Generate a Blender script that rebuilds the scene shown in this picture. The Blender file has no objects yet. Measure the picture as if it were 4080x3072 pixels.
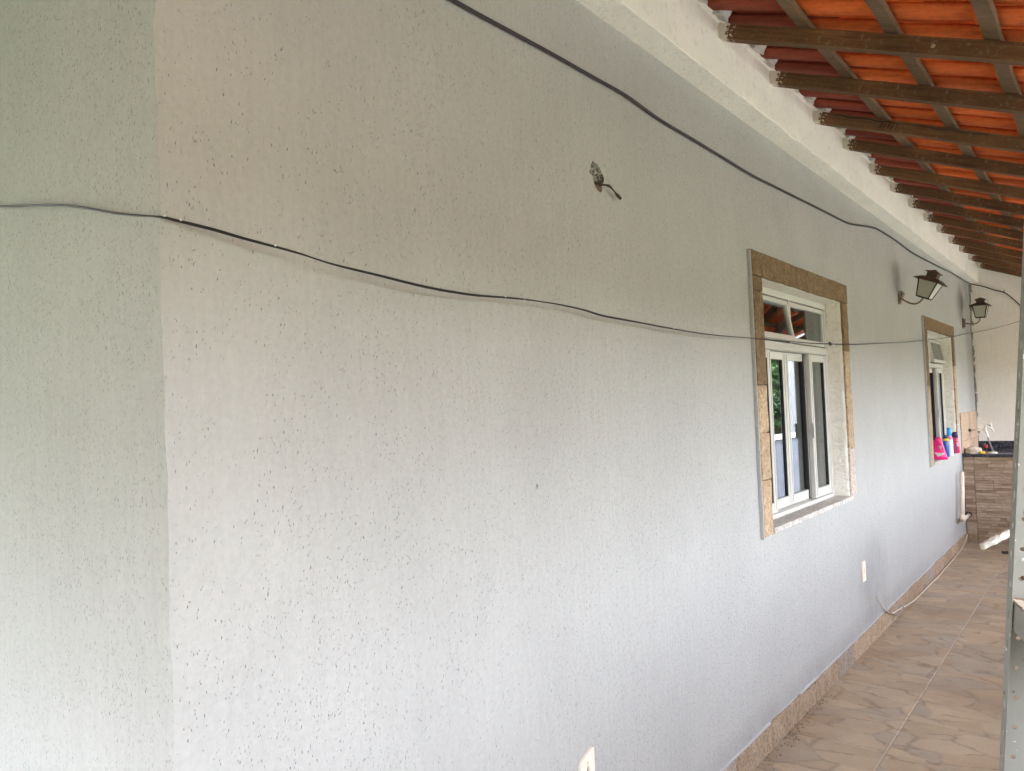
import bpy, bmesh, math, random
from mathutils import Vector, Matrix, noise
random.seed(7)
S = bpy.context.scene
COL = S.collection

# ------------------------------------------------------------------ camera, sky, sun, exposure
FL = 0.055                                   # level of the finished floor
cam_d = bpy.data.cameras.new('camera')
cam = bpy.data.objects.new('camera', cam_d); COL.objects.link(cam)
cam_d.sensor_width = 36.0
cam_d.lens = 3069.0 / 4080.0 * 36.0
cam_d.clip_start = 0.02; cam_d.clip_end = 600
Rc = ((0.78719, 0.05056, 0.61463), (0.61554, -0.00308, -0.78810), (-0.03795, 0.99872, -0.03355))
M4 = Matrix(Rc).to_4x4(); M4.translation = Vector((1.245, 0, 1.55))
cam.matrix_world = M4
S.camera = cam

world = bpy.data.worlds.new('World'); S.world = world; world.use_nodes = True
wn = world.node_tree.nodes; wl = world.node_tree.links
bg = wn['Background']; sky = wn.new('ShaderNodeTexSky'); sky.sky_type = 'NISHITA'
sky.sun_disc = False
SUN_EL = math.radians(58); SUN_AZ = math.radians(-75)      # behind the house
sky.sun_elevation = SUN_EL; sky.sun_rotation = SUN_AZ
sky.air_density = 1.0; sky.dust_density = 3.5; sky.ozone_density = 1.0
hs = wn.new('ShaderNodeHueSaturation'); hs.inputs['Saturation'].default_value = .31      # thin high cloud: paler sky
wl.new(sky.outputs[0], hs.inputs['Color']); wl.new(hs.outputs[0], bg.inputs[0]); bg.inputs[1].default_value = 0.15
sd = bpy.data.lights.new('sun', 'SUN'); sd.energy = 0.6; sd.angle = math.radians(20); sd.color = (1, .96, .9)
sun = bpy.data.objects.new('sun', sd); COL.objects.link(sun)
sdir = Vector((math.sin(SUN_AZ) * math.cos(SUN_EL), math.cos(SUN_AZ) * math.cos(SUN_EL), math.sin(SUN_EL)))
sun.rotation_euler = sdir.to_track_quat('Z', 'Y').to_euler(); sun.location = sdir * 30
S.view_settings.view_transform = 'Standard'; S.view_settings.look = 'None'
S.view_settings.gamma = 1.0; S.view_settings.use_curve_mapping = False
S.view_settings.exposure = 4.43
S.render.engine = 'CYCLES'
S.cycles.max_bounces = 10; S.cycles.diffuse_bounces = 7; S.cycles.glossy_bounces = 5
S.cycles.transparent_max_bounces = 12

# ------------------------------------------------------------------ node helpers
class NB:
    def __init__(s, name):
        s.m = bpy.data.materials.new(name); s.m.use_nodes = True
        s.t = s.m.node_tree; s.b = s.t.nodes['Principled BSDF']; s.out = s.t.nodes['Material Output']
    def n(s, typ, **k):
        nd = s.t.nodes.new(typ)
        for a, v in k.items(): setattr(nd, a, v)
        return nd
    def link(s, a, b): s.t.links.new(a, b)
    def coord(s, which='Object', scale=(1, 1, 1), rot=(0, 0, 0), loc=(0, 0, 0), src=None):
        mp = s.n('ShaderNodeMapping')
        mp.inputs['Scale'].default_value = scale; mp.inputs['Rotation'].default_value = rot; mp.inputs['Location'].default_value = loc
        s.link(src if src else s.n('ShaderNodeTexCoord').outputs[which], mp.inputs[0]); return mp.outputs[0]
    def noise(s, vec, scale, detail=4, rough=.55, dist=0):
        nd = s.n('ShaderNodeTexNoise'); nd.inputs['Scale'].default_value = scale; nd.inputs['Detail'].default_value = detail
        nd.inputs['Roughness'].default_value = rough; nd.inputs['Distortion'].default_value = dist
        s.link(vec, nd.inputs['Vector']); return nd
    def ramp(s, fac, stops, interp='LINEAR'):
        r = s.n('ShaderNodeValToRGB'); cr = r.color_ramp; cr.interpolation = interp
        while len(cr.elements) < len(stops): cr.elements.new(.5)
        for e, (p, c) in zip(cr.elements, stops):
            e.position = p; e.color = (c, c, c, 1) if isinstance(c, (int, float)) else (*c, 1)
        s.link(fac, r.inputs[0]); return r.outputs[0]
    def mix(s, fac, a, b, mode='MIX'):
        m = s.n('ShaderNodeMix', data_type='RGBA', blend_type=mode)
        for inp, v in ((m.inputs[0], fac), (m.inputs[6], a), (m.inputs[7], b)):
            if isinstance(v, (int, float)): inp.default_value = v
            elif isinstance(v, tuple): inp.default_value = (*v, 1)
            else: s.link(v, inp)
        return m.outputs[2]
    def math(s, op, a, b=0.0, clamp=False):
        m = s.n('ShaderNodeMath', operation=op); m.use_clamp = clamp
        for inp, v in ((m.inputs[0], a), (m.inputs[1], b)):
            if isinstance(v, (int, float)): inp.default_value = v
            else: s.link(v, inp)
        return m.outputs[0]
    def bump(s, h, strength=.5, dist=.002, prev=None):
        b = s.n('ShaderNodeBump'); b.inputs['Strength'].default_value = strength; b.inputs['Distance'].default_value = dist
        s.link(h, b.inputs['Height'])
        if prev: s.link(prev, b.inputs['Normal'])
        return b.outputs[0]
    def done(s, col=None, rough=.8, normal=None, metal=0, spec=.4):
        if col is not None:
            if isinstance(col, tuple): s.b.inputs['Base Color'].default_value = (*col, 1)
            else: s.link(col, s.b.inputs['Base Color'])
        if isinstance(rough, (int, float)): s.b.inputs['Roughness'].default_value = rough
        else: s.link(rough, s.b.inputs['Roughness'])
        s.b.inputs['Metallic'].default_value = metal; s.b.inputs['Specular IOR Level'].default_value = spec
        if normal: s.link(normal, s.b.inputs['Normal'])
        return s.m
MAT = {}
def simple(name, col, rough=.6, metal=0, var=.12, scale=30, bump=0., spec=.4):
    b = NB(name); v = b.coord('Object')
    n = b.noise(v, scale, 5)
    c = b.mix(1.0, col, b.ramp(n.outputs[0], [(.25, 1 - var), (.75, 1 + var)]), 'MULTIPLY')
    nr = b.bump(n.outputs[0], bump, .004) if bump else None
    MAT[name] = b.done(c, rough, nr, metal, spec); return MAT[name]

def stucco(name, base, axis, density=1.0, scale=1.0, patches=1.0, dark_patches=True):
    """scratched render: fine grain plus elongated vertical pits, denser in some patches"""
    b = NB(name); v0 = b.coord('Object')
    wob = b.noise(v0, 9, 3)
    vm = b.n('ShaderNodeVectorMath', operation='MULTIPLY_ADD')
    b.link(wob.outputs['Color'], vm.inputs[0]); vm.inputs[1].default_value = (.02, .02, .02); b.link(v0, vm.inputs[2])
    v = vm.outputs[0]
    low = b.noise(b.coord(src=v0, scale=(1, 1, .55)), 1.6, 3, .6)
    low2 = b.noise(b.coord(src=v0, scale=(1, 1, .12)), 5.5, 2, .5)
    patch = b.math('ADD', b.math('MULTIPLY', low.outputs[0], .62), b.math('MULTIPLY', low2.outputs[0], .38))
    if axis == 'x':                              # the trowel dragged less near the corner of the house
        sy = b.n('ShaderNodeSeparateXYZ'); b.link(v0, sy.inputs[0])
        patch = b.math('SUBTRACT', patch, b.ramp(b.math('MULTIPLY', b.math('SUBTRACT', sy.outputs[1], .655), .8), [(.05, .09), (.95, -.03)]))
        grow = b.ramp(b.math('MULTIPLY', b.math('SUBTRACT', sy.outputs[1], .655), .3), [(.0, .60), (.85, 1.0)])
        grow = b.math('MULTIPLY', grow, b.ramp(b.math('MULTIPLY', sy.outputs[1], .12), [(.2, .999), (.9, 1.0)]))
    else: grow = 1.0
    thr = b.ramp(patch, [(.35, .18), (.48, .62), (.60, 1.0)])
    pits = None
    for (sx, sz, size, rot, keep) in ((155, 50, .21, .5, 1.35), (245, 86, .28, .7, 1.5), (84, 20, .11, .4, .5)):
        rt = (-rot, 0, 0) if axis == 'x' else (0, -rot, 0)
        vo = b.n('ShaderNodeTexVoronoi'); vo.inputs['Scale'].default_value = 1.0
        b.link(b.coord(src=v, scale=(sx * scale, sx * scale, sz * scale), rot=rt), vo.inputs['Vector'])
        sep = b.n('ShaderNodeSeparateColor'); b.link(vo.outputs['Color'], sep.inputs[0])
        rad = b.math('MULTIPLY', b.math('MULTIPLY', sep.outputs[1], size * (1.3 if axis == 'x' else 1)), grow)
        inside = b.math('SUBTRACT', 1.0, b.math('DIVIDE', vo.outputs['Distance'], b.math('ADD', rad, .035)), clamp=True)
        pres = b.math('LESS_THAN', sep.outputs[0], b.math('MULTIPLY', thr, keep * density))
        p = b.math('MULTIPLY', b.math('MULTIPLY', b.math('MULTIPLY', inside, 1.9, clamp=True), pres), b.ramp(sep.outputs[2], [(.0, .25), (.75, 1.0)]))
        pits = p if pits is None else b.math('MAXIMUM', pits, p)
    streak = b.noise(b.coord(src=v, scale=(1, 1, .09)), 64, 4, .65); grain = b.noise(v0, 260, 3, .6); mid = b.noise(v0, 70, 4, .6)
    tone = b.noise(v0, 2.2, 4, .55)
    c = b.mix(1.0, base, b.ramp(tone.outputs[0], [(.3, .95), (.7, 1.04)]), 'MULTIPLY')
    c = b.mix(1.0, c, b.ramp(mid.outputs[0], [(.3, .945), (.7, 1.045)]), 'MULTIPLY')
    c = b.mix(1.0, c, b.ramp(streak.outputs[0], [(.3, .965), (.68, 1.025)]), 'MULTIPLY')
    c = b.mix(b.math('MULTIPLY', pits, .76), c, tuple(x * .32 for x in base))
    if dark_patches:                                   # grime low on the wall; darker patches by the lanterns and far corner
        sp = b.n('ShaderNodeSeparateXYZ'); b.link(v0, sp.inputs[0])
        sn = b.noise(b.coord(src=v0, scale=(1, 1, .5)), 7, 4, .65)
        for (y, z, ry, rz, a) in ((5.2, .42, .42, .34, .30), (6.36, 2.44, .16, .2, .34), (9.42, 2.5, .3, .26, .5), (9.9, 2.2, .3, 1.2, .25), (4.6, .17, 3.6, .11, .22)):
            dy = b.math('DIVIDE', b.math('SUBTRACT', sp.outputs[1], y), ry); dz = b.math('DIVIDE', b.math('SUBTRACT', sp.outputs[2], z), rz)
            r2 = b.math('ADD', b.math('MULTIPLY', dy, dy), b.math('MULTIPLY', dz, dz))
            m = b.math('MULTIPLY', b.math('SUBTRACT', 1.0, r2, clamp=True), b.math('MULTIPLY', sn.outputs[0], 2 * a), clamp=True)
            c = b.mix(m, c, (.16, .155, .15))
    h = b.math('SUBTRACT', b.math('ADD', b.math('MULTIPLY', grain.outputs[0], .22), b.math('ADD', b.math('MULTIPLY', mid.outputs[0], .6), b.math('MULTIPLY', streak.outputs[0], .35))), b.math('MULTIPLY', pits, 1.1))
    nr = b.bump(h, .7, .0038)
    MAT[name] = b.done(c, .88, nr, 0, .25)
    return MAT[name]

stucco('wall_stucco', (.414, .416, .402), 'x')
stucco('end_stucco', (.462, .456, .470), 'y', density=1.6, scale=1.15, dark_patches=False)
stucco('far_stucco', (.78, .745, .675), 'y', density=.3, dark_patches=False)

def rough_plaster(name, col, scale=38, strength=.9, dist=.007):
    b = NB(name); v = b.coord('Object')
    a = b.noise(v, scale, 5, .62, .4); f = b.noise(v, 240, 3, .6); t = b.noise(v, 3, 4)
    lump = b.ramp(a.outputs[0], [(.40, 0), (.52, .6), (.7, 1)])
    c = b.mix(1.0, col, b.ramp(t.outputs[0], [(.3, .93), (.7, 1.03)]), 'MULTIPLY')
    c = b.mix(1.0, c, b.ramp(a.outputs[0], [(.33, .86), (.45, 1.0)]), 'MULTIPLY')
    h = b.math('ADD', b.math('MULTIPLY', lump, .8), b.math('MULTIPLY', f.outputs[0], .15))
    MAT[name] = b.done(c, .85, b.bump(h, strength, dist), 0, .25)
rough_plaster('beam_face', (.90, .87, .79), 30, .35, .004)
rough_plaster('beam_soffit', (.89, .865, .79), 55, .8, .006)
rough_plaster('reveal_plaster', (.87, .84, .76), 34, .8, .008)
rough_plaster('mortar_white', (.76, .74, .68), 60, .8, .006)
rough_plaster('cement_dark', (.32, .31, .295), 50, 1, .008)
rough_plaster('fillet', (.46, .455, .445), 60, .8, .004)
b = NB('cement_grey'); v = b.coord('Object'); n = b.noise(v, 130, 4, .7); n2 = b.noise(b.coord(src=v, scale=(1, 1, .5)), 75, 3, .6, .8)
c = b.mix(b.ramp(n2.outputs[0], [(.40, 0), (.52, 1)]), (.10, .09, .075), (.40, .385, .345)); c = b.mix(b.ramp(n.outputs[0], [(.56, 0), (.64, 1)]), c, (.55, .53, .48))
MAT['cement_grey'] = b.done(c, .9, b.bump(n2.outputs[0], 1, .008), 0, .2)

def wood(name, c1, c2, paint=False):
    b = NB(name); v = b.coord('Object')
    rnd = b.n('ShaderNodeObjectInfo').outputs['Random']
    g = b.noise(b.coord(src=v, scale=(1.2, 26, 26)), 4, 5, .65, .6); f = b.noise(b.coord(src=v, scale=(6, 160, 160)), 3, 3)
    sp = b.noise(v, 60, 3, .7); blot = b.noise(v, 3.5, 3)
    c = b.mix(b.ramp(g.outputs[0], [(.3, 0), (.7, 1)]), c1, c2)
    c = b.mix(1.0, c, b.ramp(blot.outputs[0], [(.3, .72), (.7, 1.2)]), 'MULTIPLY')
    c = b.mix(1.0, c, b.ramp(rnd, [(0, .8), (1, 1.2)]), 'MULTIPLY')
    c = b.mix(b.math('MULTIPLY', b.ramp(sp.outputs[0], [(.58, 0), (.68, 1)]), .35), c, (.30, .24, .16))
    if paint:                                     # lime wash slopped over the embedded end
        sx = b.n('ShaderNodeSeparateXYZ'); b.link(v, sx.inputs[0])
        pn = b.noise(v, 55, 3, .6)
        m = b.ramp(b.math('SUBTRACT', b.math('ADD', .012, b.math('MULTIPLY', pn.outputs[0], .070)), sx.outputs[0]), [(.0, 0), (.004, 1)])
        m2 = b.ramp(b.math('SUBTRACT', b.math('ADD', .050, b.math('MULTIPLY', pn.outputs[0], .065)), sx.outputs[0]), [(.0, 0), (.02, 1)])
        p2 = b.ramp(b.noise(v, 75, 2).outputs[0], [(.56, 0), (.60, 1)])
        c = b.mix(b.math('MAXIMUM', m, b.math('MULTIPLY', m2, p2)), c, (.62, .58, .48))
    h = b.math('ADD', b.math('MULTIPLY', g.outputs[0], .6), b.math('MULTIPLY', f.outputs[0], .5))
    MAT[name] = b.done(c, .8, b.bump(h, .5, .003), 0, .25)
wood('rafter_wood', (.088, .042, .017), (.17, .092, .040), True)
wood('batten_wood', (.13, .08, .042), (.225, .15, .085))

def clay(name, c1, c2):
    b = NB(name); v = b.coord('Object'); rnd = b.n('ShaderNodeObjectInfo').outputs['Random']
    n = b.noise(b.coord(src=v, scale=(3, 30, 30)), 3, 4, .6); s = b.noise(v, 22, 4, .6); f = b.noise(v, 180, 2)
    c = b.mix(b.ramp(n.outputs[0], [(.3, 0), (.7, 1)]), c1, c2)
    c = b.mix(1.0, c, b.ramp(rnd, [(0, .78), (.5, 1.0), (1, 1.22)]), 'MULTIPLY')
    c = b.mix(1.0, c, b.ramp(s.outputs[0], [(.3, .78), (.6, 1.05)]), 'MULTIPLY')
    MAT[name] = b.done(c, .82, b.bump(b.math('ADD', n.outputs[0], b.math('MULTIPLY', f.outputs[0], .3)), .3, .002), 0, .3)
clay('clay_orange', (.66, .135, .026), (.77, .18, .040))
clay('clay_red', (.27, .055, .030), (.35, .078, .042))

def stone(name, c1, c2, c3):
    b = NB(name); v = b.coord('Object'); rnd = b.n('ShaderNodeObjectInfo').outputs['Random']
    n = b.noise(v, 14, 6, .72, .8); f = b.noise(v, 75, 4, .7)
    vein = b.noise(b.coord(src=v, scale=(1, 1, .35), rot=(.4, 0, 0)), 17, 3, .6, 1.6)
    vm = b.ramp(vein.outputs[0], [(.468, 0), (.497, 1), (.503, 1), (.532, 0)])
    c = b.mix(b.ramp(n.outputs[0], [(.32, 0), (.68, 1)]), c1, c2)
    c = b.mix(b.math('MULTIPLY', vm, .5), c, c3)
    c = b.mix(1.0, c, b.ramp(f.outputs[0], [(.34, .55), (.55, 1.06)]), 'MULTIPLY')
    c = b.mix(1.0, c, b.ramp(rnd, [(0, .88), (1, 1.14)]), 'MULTIPLY')
    MAT[name] = b.done(c, .7, b.bump(b.math('ADD', n.outputs[0], b.math('MULTIPLY', f.outputs[0], .5)), .6, .004), 0, .3)
stone('stone_brown', (.125, .076, .033), (.215, .14, .068), (.36, .27, .16))
stone('stone_tan', (.32, .215, .125), (.46, .335, .215), (.56, .46, .34))
stone('stone_pale', (.40, .33, .27), (.54, .47, .41), (.62, .56, .5))
stone('marble', (.42, .39, .35), (.62, .60, .57), (.30, .27, .24))
stone('skirting_ceramic', (.32, .225, .145), (.47, .355, .25), (.13, .10, .075))
stone('skirting_grey', (.30, .245, .20), (.42, .35, .285), (.15, .125, .10))
stone('backsplash_ceramic', (.46, .32, .22), (.58, .43, .31), (.36, .24, .16))
b = NB('cladding_stone'); v = b.coord('Object'); oi = b.n('ShaderNodeObjectInfo').outputs['Random']
n = b.noise(b.coord(src=v, scale=(1, 1, 3)), 18, 4, .6)
c = b.mix(b.ramp(oi, [(0, 0), (1, 1)]), (.25, .165, .105), (.44, .335, .245)); c = b.mix(1.0, c, b.ramp(n.outputs[0], [(.3, .78), (.7, 1.15)]), 'MULTIPLY')
MAT['cladding_stone'] = b.done(c, .8, b.bump(n.outputs[0], .4, .003), 0, .3)

# floor tile glaze: flagstone print with dark veins
b = NB('floor_ceramic'); v = b.coord('Object'); gv = v
rnd = b.n('ShaderNodeObjectInfo').outputs['Random']
off = b.n('ShaderNodeVectorMath', operation='MULTIPLY_ADD')
cmb = b.n('ShaderNodeCombineXYZ'); b.link(rnd, cmb.inputs[0]); b.link(rnd, cmb.inputs[1])
b.link(cmb.outputs[0], off.inputs[0]); off.inputs[1].default_value = (37, 19, 0); b.link(v, off.inputs[2])
v = off.outputs[0]
ds = b.noise(v, 9, 4, .6)
vm = b.n('ShaderNodeVectorMath', operation='MULTIPLY_ADD'); b.link(ds.outputs['Color'], vm.inputs[0]); vm.inputs[1].default_value = (.10, .10, 0); b.link(v, vm.inputs[2])
vo = b.n('ShaderNodeTexVoronoi', feature='DISTANCE_TO_EDGE'); vo.inputs['Scale'].default_value = 6.0
b.link(b.coord(src=vm.outputs[0], scale=(.75, 1.25, .3)), vo.inputs['Vector'])
vo2 = b.n('ShaderNodeTexVoronoi', feature='F1'); vo2.inputs['Scale'].default_value = 6.0
b.link(b.coord(src=vm.outputs[0], scale=(.75, 1.25, .3)), vo2.inputs['Vector'])
vs = b.n('ShaderNodeSeparateColor'); b.link(vo2.outputs['Color'], vs.inputs[0])
gn = b.noise(b.coord(src=v, scale=(1, 4.5, 1), rot=(0, 0, .2)), 11, 5, .7, .7); bl = b.noise(v, 5, 4, .6); fg = b.noise(v, 120, 3, .7)
c = b.mix(vs.outputs[0], (.385, .285, .18), (.475, .37, .255))
c = b.mix(b.math('MULTIPLY', b.ramp(vs.outputs[1], [(.55, 0), (.75, 1)]), .6), c, (.32, .285, .235))
c = b.mix(1.0, c, b.ramp(bl.outputs[0], [(.3, .86), (.7, 1.1)]), 'MULTIPLY')
streak = b.ramp(gn.outputs[0], [(.30, 1), (.40, 0)])
c = b.mix(b.math('MULTIPLY', streak, .5), c, (.20, .15, .11))
edge = b.math('MULTIPLY', b.ramp(vo.outputs['Distance'], [(0, 1), (.022, .75), (.06, 0)]), b.ramp(b.noise(v, 7, 3).outputs[0], [(.42, 0), (.58, 1)]))
c = b.mix(b.math('MULTIPLY', edge, .58), c, (.075, .057, .042))
dust = b.noise(b.n('ShaderNodeNewGeometry').outputs['Position'], 2.3, 5, .65)
c = b.mix(b.math('MULTIPLY', b.ramp(dust.outputs[0], [(.40, 0), (.66, 1)]), .45), c, (.45, .375, .28))
brn = b.noise(b.n('ShaderNodeNewGeometry').outputs['Position'], 1.3, 4, .6)
c = b.mix(b.math('MULTIPLY', b.ramp(brn.outputs[0], [(.5, 0), (.66, 1)]), .5), c, (.27, .18, .115))
c = b.mix(1.0, c, b.ramp(fg.outputs[0], [(.3, .90), (.7, 1.06)]), 'MULTIPLY')
h = b.math('SUBTRACT', b.math('MULTIPLY', gn.outputs[0], .5), edge)
MAT['floor_ceramic'] = b.done(c, b.ramp(dust.outputs[0], [(.35, .42), (.7, .7)]), b.bump(h, .5, .003), 0, .4)

simple('grout', (.37, .315, .25), .9, var=.2, scale=40)
simple('concrete', (.27, .265, .25), .9, var=.15, scale=6, bump=.3)
simple('turf', (.125, .135, .085), .95, var=.3, scale=3)
simple('soil', (.18, .14, .10), .95, var=.25, scale=4)
simple('aluminium', (.55, .545, .51), .38, 0, var=.04, scale=25, spec=.5)
simple('aluminium_shade', (.50, .51, .49), .4, 0, var=.05, scale=25, spec=.5)
simple('gasket', (.02, .02, .022), .6)
simple('dark_interior', (.10, .105, .12), .9, var=.2, scale=2)
simple('plate_cream', (.80, .735, .63), .45, var=.03, spec=.5)
simple('slot_dark', (.16, .125, .08), .7)
simple('paint_dribble', (.72, .72, .70), .7)
simple('iron_black', (.022, .018, .015), .55, var=.3)
simple('iron_rust', (.085, .052, .033), .75, var=.35, scale=50, bump=.3)
simple('iron_brown', (.20, .15, .115), .6, var=.25, scale=60)
simple('wire_brown', (.045, .028, .018), .6)
simple('brick_old', (.16, .098, .06), .9, var=.35, scale=60, bump=.6)
simple('black_void', (.006, .006, .006), .9)
simple('pvc_white', (.78, .76, .70), .42, var=.05, spec=.5)
simple('pvc_cream', (.74, .64, .52), .45, var=.06, spec=.5)
simple('hose_grey', (.20, .19, .20), .4, var=.1)
simple('wire_white', (.70, .63, .52), .6, var=.12)
simple('towel', (.52, .43, .34), .95, var=.22, scale=25, bump=.6)
simple('sponge_yellow', (.75, .55, .06), .9, var=.1, scale=80)
simple('plastic_red', (.45, .03, .05), .5)
simple('soap', (.62, .62, .55), .5)
simple('pink', (.80, .015, .20), .35, var=.1, scale=20, spec=.5)
simple('magenta_clear', (.58, .06, .18), .28, var=.15, scale=20, spec=.5)
simple('purple_dark', (.05, .03, .09), .4)
simple('blue_liquid', (.02, .10, .38), .28, var=.15, scale=20, spec=.5)
simple('blue_cap', (.03, .38, .78), .4)
simple('label_yellow', (.78, .62, .04), .5)
simple('label_white', (.80, .80, .80), .5)
simple('label_pink', (.72, .30, .45), .5)
simple('label_navy', (.04, .05, .12), .5)
simple('twig_dark', (.05, .035, .03), .9)
simple('grit', (.30, .23, .155), .95, var=.4, scale=90)
simple('cardboard', (.42, .27, .14), .9, var=.12)
simple('paper_cream', (.72, .62, .48), .85, var=.08)
simple('mud_pale', (.34, .26, .17), .9, var=.3, scale=90)
simple('bark', (.10, .075, .05), .95, var=.3, scale=12, bump=.8)
simple('leaf', (.05, .105, .028), .6, var=.45, scale=1.3)
simple('leaf_dry', (.058, .098, .036), .65, var=.4, scale=1.3)
simple('paint_slate', (.10, .11, .145), .7)
simple('roof_sheet', (.22, .225, .17), .9)

# black flat twin cable with slops of wall paint
b = NB('cable_black'); v = b.coord('Object'); n = b.noise(b.coord(src=v, scale=(1, 1, 1)), 16, 2, .5)
n2 = b.noise(v, 60, 2)
m = b.math('MULTIPLY', b.ramp(n.outputs[0], [(.73, 0), (.76, 1)]), b.ramp(n2.outputs[0], [(.42, 0), (.5, 1)]))
MAT['cable_black'] = b.done(b.mix(m, (.012, .010, .013), (.55, .53, .47)), .5, None, 0, .4)
simple('cable_dark', (.034, .030, .036), .5, var=.3, scale=30)

# painted angle iron: grey green paint, chips and rust
b = NB('painted_steel'); v = b.coord('Object')
n = b.noise(v, 40, 5, .7); n2 = b.noise(v, 8, 4); f = b.noise(v, 160, 2)
c = b.mix(b.ramp(n2.outputs[0], [(.3, 0), (.7, 1)]), (.255, .252, .222), (.315, .314, .283))
c = b.mix(b.ramp(n.outputs[0], [(.645, 0), (.675, 1)]), c, (.14, .085, .05))
c = b.mix(b.ramp(b.noise(v, 55, 3).outputs[0], [(.68, 0), (.70, 1)]), c, (.72, .72, .70))
MAT['painted_steel'] = b.done(c, .5, b.bump(b.math('ADD', n.outputs[0], b.math('MULTIPLY', f.outputs[0], .3)), .3, .001), 0, .4)
b = NB('flaking_paint'); v = b.coord('Object'); n = b.noise(v, 35, 5, .7)
c = b.mix(b.ramp(n.outputs[0], [(.50, 0), (.53, 1)]), (.72, .64, .53), (.30, .17, .09))
MAT['flaking_paint'] = b.done(c, .7, b.bump(n.outputs[0], .8, .003))
b = NB('granite_black'); v = b.coord('Object'); n = b.n('ShaderNodeTexVoronoi'); n.inputs['Scale'].default_value = 160
b.link(v, n.inputs['Vector']); sp = b.n('ShaderNodeSeparateColor'); b.link(n.outputs['Color'], sp.inputs[0])
MAT['granite_black'] = b.done(b.ramp(sp.outputs[0], [(.6, (.012, .013, .02)), (.85, (.035, .04, .06)), (.95, (.2, .2, .24))]), .16, None, 0, .5)
# frosted lantern glass
b = NB('lantern_glass'); v = b.coord('Object'); n = b.noise(v, 40, 4)
b.done(b.mix(n.outputs[0], (.46, .44, .34), (.62, .60, .48)), .45, None, 0, .5)
b.b.inputs['Transmission Weight'].default_value = .35; MAT['lantern_glass'] = b.m
# window glass: clear sheet, reflection rising towards grazing angles
b = NB('window_glass')
lw = b.n('ShaderNodeLayerWeight'); fac = b.math('ADD', .05, b.math('MULTIPLY', b.math('POWER', lw.outputs['Facing'], 3.4), .8), clamp=True)
tr = b.n('ShaderNodeBsdfTransparent'); tr.inputs[0].default_value = (.62, .66, .68, 1)
gl = b.n('ShaderNodeBsdfGlossy'); gl.inputs['Roughness'].default_value = .015; gl.inputs[0].default_value = (.9, .93, .95, 1)
mx = b.n('ShaderNodeMixShader'); b.link(fac, mx.inputs[0]); b.link(tr.outputs[0], mx.inputs[1]); b.link(gl.outputs[0], mx.inputs[2]); b.link(mx.outputs[0], b.out.inputs[0])
MAT['window_glass'] = b.m

# ------------------------------------------------------------------ mesh helpers
def obj(name, bm, mat, parent=None, loc=None, rot=None, smooth=False):
    me = bpy.data.meshes.new(name); bmesh.ops.recalc_face_normals(bm, faces=bm.faces[:]); bm.to_mesh(me); bm.free()
    mats = mat if isinstance(mat, (list, tuple)) else [mat]
    for m in mats: me.materials.append(MAT[m])
    if smooth:
        for p in me.polygons: p.use_smooth = True
    o = bpy.data.objects.new(name, me); COL.objects.link(o)
    if parent: o.parent = parent
    if loc: o.location = loc
    if rot: o.rotation_euler = rot
    return o
def inst(name, me, parent=None, loc=(0, 0, 0), rot=(0, 0, 0), scale=(1, 1, 1)):
    o = bpy.data.objects.new(name, me); COL.objects.link(o); o.parent = parent
    o.location = loc; o.rotation_euler = rot; o.scale = scale; return o
def thing(name, label, cat, loc=(0, 0, 0), rot=(0, 0, 0), group=None):
    o = bpy.data.objects.new(name, None); COL.objects.link(o); o.empty_display_size = .1
    o.location = loc; o.rotation_euler = rot; tag(o, label, cat, group); return o
def tag(o, label, cat, group=None):
    o['label'] = label; o['category'] = cat
    if group: o['group'] = group
    return o
def struct(o): o['kind'] = 'structure'; return o
def stuff(o): o['kind'] = 'stuff'; return o
def box(bm, x0, x1, y0, y1, z0, z1, bev=0.0, mi=0):
    vs = [bm.verts.new(p) for p in ((x0, y0, z0), (x1, y0, z0), (x1, y1, z0), (x0, y1, z0), (x0, y0, z1), (x1, y0, z1), (x1, y1, z1), (x0, y1, z1))]
    fs = [bm.faces.new([vs[i] for i in q]) for q in ((0, 3, 2, 1), (4, 5, 6, 7), (0, 1, 5, 4), (1, 2, 6, 5), (2, 3, 7, 6), (3, 0, 4, 7))]
    for f in fs: f.material_index = mi
    if bev:
        es = list({e for f in fs for e in f.edges})
        r = bmesh.ops.bevel(bm, geom=es, offset=bev, segments=1, affect='EDGES', profile=.5)
        for f in r['faces']: f.material_index = mi
    return vs
def new(): return bmesh.new()
def boxo(name, dims, mat, parent=None, bev=.0, **k):
    bm = new(); box(bm, *dims, bev=bev); return obj(name, bm, mat, parent, **k)
def rough_box(x0, x1, y0, y1, z0, z1, amp=.003, step=.06, seed=0, bev=.003):
    """a hewn block: subdivided box whose outline wanders a little"""
    bm = new(); box(bm, x0, x1, y0, y1, z0, z1)
    for ax in (1, 2):
        ln = (y1 - y0) if ax == 1 else (z1 - z0); n = int(ln / step)
        es = [e for e in bm.edges if abs((e.verts[0].co - e.verts[1].co)[ax]) > ln * .8]
        if n > 1: bmesh.ops.subdivide_edges(bm, edges=es, cuts=n, use_grid_fill=True)
    bmesh.ops.bevel(bm, geom=[e for e in bm.edges if len(e.link_faces) == 2 and e.calc_face_angle(0) > 1], offset=bev, segments=1, affect='EDGES')
    for vt in bm.verts:
        q = vt.co * 14 + Vector((seed * 7.3, seed * 3.1, seed))
        vt.co += Vector((noise.noise(q) * amp * .5, noise.noise(q + Vector((9, 0, 0))) * amp, noise.noise(q + Vector((0, 9, 0))) * amp))
    return bm
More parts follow.
